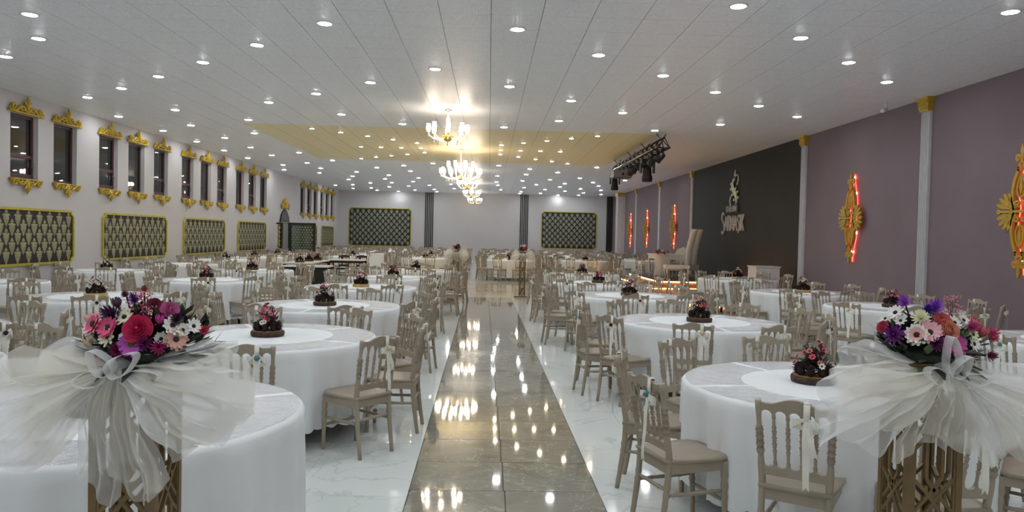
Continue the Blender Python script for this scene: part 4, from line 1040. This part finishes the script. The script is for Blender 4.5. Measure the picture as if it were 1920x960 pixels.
def mum(c,seed=0,name='chrysanthemum'):
    m=MB()
    for k in range(4): petal_ring(m,13-k*2,.05,1-.2*k,.12,.15+.22*k,.1+.1*k,seed+k,.3*k,0,None,.04*k)
    return (m.mesh(name,[rgbmat('petal_%d_%d_%d'%c,c)],True),None,name)
def tulipf(c,seed=0,name='tulip'):
    m=MB()
    for q in range(6):
        a=2*PI*q/6
        def P(u,v):
            s=(u-.5)*2; rad=(.62 if q%2 else .55)*(sin(PI*(.15+.62*v))); an=s*.62*(1-.65*v**3)
            return (rad*cos(a+an),rad*sin(a+an),1.3*v-.3)
        m.grid(P,4,5)
    return (m.mesh(name,[rgbmat('petal_%d_%d_%d'%c,c)],True),None,name)
def berries(seed,c,n=150):
    r=random.Random(seed); m=MB()
    for k in range(n):
        th=r.random()*2*PI; rr=r.random()**.6; z=r.random()
        p=(rr*cos(th)*.9*(1.05-.4*z),rr*sin(th)*.5,z*1.7-.5)
        s=.10
        m.lathe([(.001,-s*.5),(s*.5,-.01),(s*.42,s*.3),(.001,s*.5)],5,p)
    for k in range(14):
        th=r.random()*2*PI; m.tube([(0,0,-.6),(cos(th)*.5,sin(th)*.3,.9)],.012,4,1)
    return (m.mesh('berry_spray',[rgbmat('berry_%d'%c[0],c),M_leaf],True),None,'berry_spray')
PK,MG,CRM,WH,VI,PU,DP,BL,PE,CO,WI=(226,92,138),(176,52,118),(238,236,208),(238,236,230),(186,84,184),(126,50,140),(74,30,74),(230,178,172),(232,172,146),(220,96,104),(106,26,52)
def bouquet(x,y,z,scale,items,label,seed,taller=0):
    e=empty('bouquet',(x,y,z)); tag(e,label,'bouquet','flower bouquets on the gold stands'); r=random.Random(seed)
    m=foliage(seed,700,.17,.13,M_leaf,.055); o=link('greenery',m,e,(0,.02,-.01)); o.scale=(1.12,.75,1); o['kind']='stuff'
    m2=foliage(seed+9,60,.19,.15,M_leaf2,.055); o=link('sprig',m2,e,(0,0,0)); o['kind']='stuff'
    link('foam_base',MB().lathe([(.1,-.03),(.12,0),(.1,.04),(.02,.06)],16).mesh('foam_base',M_leaf,True),e)
    for k in range(16):
        a=2*PI*k/16+.1; L=MB().grid(lambda u,v:((u-.5)*.05*sin(PI*min(.97,v+.05)),.06+.15*v,-.03*v*v*1.4),2,5)
        o=link('leaf',L.mesh('leaf',M_leaf if k%3 else M_leaf2,True),e,(0,0,-.01),a)
    cache={}
    for (kind,fx,fz,d,c,c2) in items:
        key=(kind,c,c2)
        if key not in cache:
            cache[key]={'d':lambda:daisy(c,c2,13,seed=len(cache)),'w':lambda:daisy(c,c2,8,eye=(50,30,28),seed=len(cache),name='white_daisy'),'g':lambda:daisy(c,c2,14,eye=(96,96,40),seed=len(cache)),'r':lambda:rosef(c,len(cache)),'n':lambda:rosef(c,len(cache),'ranunculus',(40,30,24)),'m':lambda:mum(c,len(cache)),'t':lambda:tulipf(c,len(cache)),'b':lambda:berries(3,c)}[kind]()
        me,ey,nm=cache[key]
        lx,lz=fx*scale,fz*scale; rr=d*scale/2*1.25; lz+=.012
        q=max(0,1-(lx/.22)**2-(max(0,lz)/.24)**2); ly=-.13*math.sqrt(q)+(.02 if lz>.12 else 0)
        nrm=Vector((lx*1.6,ly*2.0-.07,lz*1.1+.03)).normalized()
        if kind in 't': nrm=Vector((lx,ly*.3-.04,lz+.15)).normalized()
        if kind=='b': M_=Matrix.Translation((lx,ly+.02,lz-.02))@Matrix.Scale(rr,4)
        else: M_=Matrix.Translation((lx,ly,lz))@nrm.to_track_quat('Z','Y').to_matrix().to_4x4()@Matrix.Rotation(r.random()*6,4,'Z')@Matrix.Scale(rr,4)
        o=link(nm,me,e,M=M_)
        if kind=='b': o['kind']='stuff'
        if ey: link('flower_centre',ey,o)
        if kind!='b':
            p0=Vector((lx*.3,ly*.3,0)); p1=Vector((lx,ly,lz)); link('stem',MB().tube([p0,p0.lerp(p1,.5)+Vector((0,0,.01)),p1-nrm*.004],.003,4).mesh('stem',M_leaf),e)
    return e
s_=2.35/1410/6.858
LI=[(k,(a-760),(800-b),d,c,c2) for k,a,b,d,c,c2 in [('d',265,430,270,PK,(240,190,200)),('d',480,460,240,PK,None),('w',490,570,210,CRM,None),('w',640,340,200,CRM,None),('r',870,480,290,(222,70,122),None),('g',800,650,270,VI,None),('w',265,545,130,WH,None),('r',1150,260,190,(214,120,176),None),('t',1090,370,150,(190,60,140),None),('w',1240,430,210,WH,None),('w',1450,450,170,WH,None),('d',1290,600,240,(206,160,144),None),('w',1130,590,150,(200,206,190),None),('m',490,330,230,DP,None),('m',720,130,140,(96,50,140),None),('n',970,190,150,(150,60,84),None),('t',510,190,150,(88,56,76),None),('b',790,250,420,(216,120,136),None),('t',240,670,150,(206,186,150),None),('m',640,730,170,(130,30,86),None),('m',1110,690,170,MG,None),('w',1350,490,150,WH,None),('m',1540,510,120,(200,60,96),None),('m',590,80,100,WI,None),('w',700,80,70,CRM,None),('t',195,390,130,(226,170,160),None),('t',800,10,90,(140,24,50),None),('m',950,640,180,(120,40,110),None),('w',700,570,110,WH,None),('m',1270,360,140,(70,34,70),None)]]
RI=[(k,(a-800),(800-b),d,c,c2) for k,a,b,d,c,c2 in [('d',410,520,240,BL,WH),('d',560,480,250,(232,176,184),None),('n',800,455,200,PE,None),('g',850,610,280,(180,66,142),None),('w',1140,620,170,WH,None),('w',1140,500,150,(222,232,180),None),('w',275,265,190,WH,None),('m',520,320,200,CRM,None),('w',300,360,130,WH,None),('m',405,140,160,(160,80,190),None),('m',715,190,190,(150,76,196),None),('m',620,230,150,(70,44,140),None),('r',760,360,210,(226,132,132),None),('w',940,360,160,WH,None),('w',1080,330,170,WH,None),('b',1010,180,310,(220,140,146),None),('r',110,460,140,(210,84,112),None),('m',190,540,230,PU,None),('r',1240,400,200,(216,120,140),None),('m',1110,420,140,MG,None),('t',1310,500,170,(190,90,100),None),('m',1440,510,180,(190,60,110),None),('m',1550,590,150,(190,50,80),None),('w',1560,650,150,WH,None),('m',1390,780,150,(110,40,80),None),('m',620,620,190,(110,40,96),None),('w',170,350,130,(226,228,216),None),('t',960,520,150,M_leaf2 and (70,80,50),None),('m',1320,350,90,(170,180,90),None)]]
# ------------------------------------------------------------------ tulle bows
from mathutils import noise as NZ
def wing(m,side,L,aup,adn,seed,yoff,droop=.1,nu=84,nv=34,mi=0):
    r=random.Random(seed); p=[r.random()*6.28 for _ in range(6)]; off=Vector((seed*3.7,seed*1.3,seed*.7)); nf=r.uniform(2.2,3.6)
    def f(u,v):
        an=math.radians(adn+(aup-adn)*u+6*NZ.noise(Vector((u*2,v*1.5,seed*2.1)))*v)
        edge=1-.25*abs(2*u-1)**3; ln=L*edge*(.93+.10*sin(4*u+p[0])+.06*sin(9*u+p[1]))
        rad=ln*(v if v<.92 else .92+(v-.92)*.8)
        w=min(1,v*2.2)*(1-.3*v)
        # gathered folds near the knot spreading into wide soft waves
        g=sin(nf*2*PI*u+p[2]+1.5*v)*.030+sin(nf*2.9*2*PI*u+p[3])*.012*(1-v*.75)
        cr=NZ.noise(Vector((u*4,v*2.2,0))+off)*.075*v+NZ.noise(Vector((u*9,v*5,3))+off)*.010*v
        x=side*rad*cos(an); z=rad*sin(an)-droop*v*v
        y=yoff+(g*w+cr)-.07*sin(PI*min(1,v*1.05))*sin(PI*u)
        return (x+cr*.3,y,z+.35*g*w+cr*.35)
    m.grid(f,nu,nv,mi=mi)
def tails(m,seed,x0,x1,zl,y0,mi=0,n=60):
    r=random.Random(seed); p=[r.random()*6.28 for _ in range(5)]; off=Vector((seed*1.7,seed*2.3,1))
    def f(u,v):
        w=v**.6; c=(x0+x1)/2; x=(c+(x1-x0)*(u-.5)*1.15)*w+.01*sin(6*v+p[0])*w
        z=-(zl*(.88+.12*sin(5*u+p[1])))*v+.03*sin(PI*v)
        y=y0-.04*sin(PI*min(1,v*1.2))-.015+(.013*sin(3.2*2*PI*u+p[2]+2*v)+NZ.noise(Vector((u*5,v*4,0))+off)*.03)*w
        return (x,y,z)
    m.grid(f,n,30,mi=mi)
def loop(m,x,z,w,h,tilt,y0,seed,mi=0,wid=.05):
    c,s=cos(tilt),sin(tilt)
    def f(u,v):
        a=2*PI*u; lx=w*sin(a)*(.55+.45*cos(a*.5)**2)*1.0; lz=h*(1-cos(a))/2
        yy=y0+(v-.5)*wid+.008*sin(9*u+seed)
        return (x+lx*c-lz*s,yy-.02*sin(a*.5),z+lx*s+lz*c)
    m.grid(f,28,5,mi=mi)
def tulle_bow(x,y,z,label,mats,seed,specs,tl,loops):
    e=empty('tulle_bow',(x,y,z)); tag(e,label,'tulle bow','tulle bows on the gold stands')
    for (side,L,up,dn,yo,dr,mi) in specs:
        m=MB(); wing(m,side,L,up,dn,seed,yo,dr); seed+=1; link('bow_wing',m.mesh('bow_wing',mats[mi],True),e)
    for (x0,x1,zl,yo,mi) in tl:
        m=MB(); tails(m,seed,x0,x1,zl,yo); seed+=1; link('tail',m.mesh('tail',mats[mi],True),e)
    for q in loops:
        m=MB(); loop(m,*q,seed=seed); seed+=1; link('bow_loop',m.mesh('bow_loop',mats[0],True),e)
    link('knot',MB().lathe([(.01,-.03),(.03,-.02),(.035,0),(.03,.02),(.01,.03)],12,(0,-.12,0)).mesh('knot',mats[0],True),e)
    return e
# ------------------------------------------------------------------ gold stands
def stand(x,y,label,s=.2,h=1.22,z00=.0):
    e=empty('flower_stand',(x,y,0)); tag(e,label,'stand','gold lattice flower stands'); a=s/2; p=.024
    post=MB().box(-p/2,p/2,-p/2,p/2,.03,h).mesh('post',M_brass)
    for sx in (-1,1):
        for sy in (-1,1): link('post',post,e,(sx*(a-p/2),sy*(a-p/2),0))
    w=a-p
    m=MB(); t=.006; z=.05; seg=[(.22,'v'),(.1,'x')]; path=[]
    q=w*.38
    mp=lambda u,v,w_:(u,w_,v)
    z=z00
    if z>.03:
        for s_1 in (-1,1): m.strip([(s_1*q,.03),(s_1*q,z)],.013,-a+.002,-a+.014,map=mp)
    m.strip([(-w,.03+.0),(w,.03)],.014,-a+.002,-a+.014,map=mp)
    while z<h-.1:
        z1=min(z+.145,h-.1); z2=min(z1+.075,h-.02); zm=z2; z3=z2+.075
        # vertical pair
        for s_1 in (-1,1): m.strip([(s_1*q,max(z,.03)),(s_1*q,z1)],.013,-a+.002,-a+.014,map=mp)
        if z3<h:
            for s_1 in (-1,1):
                m.strip([(s_1*q,z1),(-s_1*q*.0,z1+.05),(-s_1*q,z1+.10)],.012,-a+.002,-a+.014,map=mp) if 0 else None
                m.strip([(s_1*q,z1),(s_1*0,z1+.04),(-s_1*q,z1+.08),(-s_1*w,z1+.125)],.012,-a+.002,-a+.014,map=mp)
                m.strip([(s_1*w,z1-.045),(s_1*q,z1),],.012,-a+.002,-a+.014,map=mp)
                m.strip([(s_1*q,z1+.08),(s_1*q,z1+.1)],.012,-a+.002,-a+.014,map=mp)
                m.strip([(s_1*w,z1+.0),(s_1*q*.0,z1+.085),(-s_1*q,z1+.13)],.012,-a+.003,-a+.013,map=mp)
        z=z1+.13
    m.strip([(-w,h-.01),(w,h-.01)],.014,-a+.002,-a+.014,map=mp)
    for s_1 in (-1,1): m.strip([(s_1*(w-.003),.03),(s_1*(w-.003),h-.01)],.01,-a+.002,-a+.014,map=mp)
    lm=m.mesh('lattice_panel',M_brass)
    for k in range(4): link('lattice_panel',lm,e,(0,0,0),PI/2*k)
    link('top_plate',MB().box(-a-.01,a+.01,-a-.01,a+.01,h,h+.012).mesh('top_plate',M_brass),e)
    link('base_plate',MB().box(-.21,.21,-.21,.21,.03,.05).mesh('base_plate',M_brass),e)
    for sx in (-1,1):
        for sy in (-1,1): link('foot',MB().box(-.02,.02,-.02,.02,0,.03).mesh('foot',M_brass),e,(sx*.18,sy*.18,0))
LX,LY=-1.10,2.40; RX_,RY=1.60,2.70
stand(LX,LY,'gold lattice flower stand at the lower left, nearest the camera',z00=.08); stand(RX_,RY,'gold lattice flower stand at the lower right corner')
stand(-.88,20.3,'slim gold lattice stand at the far left end of the brown aisle',.17); stand(.92,20.3,'slim gold lattice stand at the far right end of the brown aisle',.17)
bouquet(LX+.03,LY-.0,1.255,s_,LI,'pink purple and cream flower bouquet on the left gold stand',11)
bouquet(RX_+.02,RY-.0,1.245,2.65/1410/6.858,RI,'white peach and violet flower bouquet on the right gold stand',31)
tulle_bow(LX,LY,1.23,'huge sheer white tulle bow around the left gold stand',[M_tulle,M_tullec],3,
 [(-1,.29,34,-20,-.05,.01,0),(-1,.30,24,-40,-.10,.02,1),(-1,.52,6,-42,-.10,.02,0),(-1,.50,-2,-52,-.14,.02,0),(-1,.42,10,-60,-.13,.0,1),(1,.38,26,-22,-.05,.03,0),(1,.47,8,-44,-.10,.03,0),(1,.44,14,-54,-.12,.03,1),(1,.40,-4,-62,-.14,0,0)],
 [(-.12,.0,.42,-.12,0),(-.05,.12,.40,-.13,1),(.02,.14,.38,-.11,0)],
 [(.0,-.01,.035,.09,.7,-.16),(.0,-.01,.035,.10,-.9,-.17),(-.02,-.02,.03,.08,1.7,-.16),(.03,-.03,.03,.12,-1.4,-.15)])
tulle_bow(RX_,RY,1.21,'huge sheer ivory tulle bow around the right gold stand',[M_tulle,M_tullec],23,
 [(-1,.36,26,-24,-.05,.02,0),(-1,.40,14,-40,-.10,.03,1),(-1,.53,-2,-36,-.10,.02,0),(-1,.46,-8,-52,-.12,.02,0),(-1,.38,4,-60,-.14,0,1),(1,.55,12,-32,-.05,.05,0),(1,.5,4,-50,-.10,.03,0),(1,.5,-6,-44,-.12,.03,1),(1,.40,2,-60,-.13,0,0)],
 [(-.17,.0,.32,-.12,1),(-.08,.10,.28,-.14,1),(.02,.2,.33,-.12,0)],
 [(.0,.0,.03,.13,.05,-.16),(.0,-.01,.03,.09,-.6,-.17),(-.02,-.02,.035,.08,1.2,-.16),(.03,-.03,.03,.10,-1.4,-.15)])
FI=[('m',-30,60,150,WI,None),('r',60,70,160,(190,40,60),None),('w',0,110,120,WH,None),('m',-120,60,130,(190,60,90),None),('m',120,50,130,(170,40,60),None),('r',-60,130,120,(200,60,80),None)]
for sx,nm,sd in ((-.88,'left',51),(.92,'right',71)):
    e=empty('bouquet',(sx,20.3,1.25)); tag(e,'small red and white bouquet on the far %s aisle stand'%nm,'bouquet','flower bouquets on the gold stands')
    o=link('greenery',foliage(sd,160,.1,.09,M_leaf,.05),e); o['kind']='stuff'
    rr=random.Random(sd)
    for k in range(12):
        a=rr.random()*6.28; h=rr.random(); me=[ROSE['wine'],ROSE['pink'],TF[1],TF[2]][k%4]
        link('small_flower',me,e,M=Matrix.Translation((.1*cos(a)*(1.1-h*.6),.1*sin(a)*(1.1-h*.6),.03+.12*h))@Matrix.Rotation(PI/2.5,4,'X')@Matrix.Scale(2.0,4))
    tulle_bow(sx,20.3,1.18,'puffy white tulle bow on the far %s aisle stand'%nm,[M_tulled,M_tulled],sd,
     [(-1,.36,38,-34,-.05,.03,0),(-1,.34,20,-45,-.12,.05,0),(1,.36,38,-34,-.05,.03,0),(1,.34,20,-45,-.12,.05,0),(-1,.3,45,-30,.08,.02,0),(1,.3,45,-30,.08,.02,0)],[(-.1,.1,.25,-.12,0)],[])
# tulle and flowers draped over the bridal table
e=empty('tulle_drape',(5.45,23.72,ZS+.79)); tag(e,'long cream tulle drape with dark pink flowers over the bridal table end','drape')
m=MB(); m.grid(lambda u,v:(-.25+.5*u*(.6+.4*sin(PI*v)),-.2-.1*sin(PI*v)+.02*sin(30*u)*v,.03-.75*v+.05*sin(PI*u)*(1 if v>.9 else 0)),50,16); m.grid(lambda u,v:(-.22+.44*u*(.7+.3*sin(PI*v)),-.16-.06*sin(PI*v)+.02*sin(24*u+1)*v,.03-.7*v),50,16)
link('tulle',m.mesh('tulle',M_tulled,True),e)
o=link('flower_garland',foliage(91,260,.24,.13,rgbmat('garland',(96,60,72)),.05),e,(0,-.05,0)); o['kind']='stuff'
rr=random.Random(4)
for k in range(14): link('small_flower',[ROSE['pink'],ROSE['wine'],TF[1],ROSE['cream']][k%4],e,M=Matrix.Translation((rr.uniform(-.22,.22),-.2+rr.uniform(-.05,.05),rr.uniform(.0,.12)))@Matrix.Rotation(PI/2.2,4,'X')@Matrix.Scale(2,4))
print('objects',len(bpy.data.objects),'chairs',nchairs)
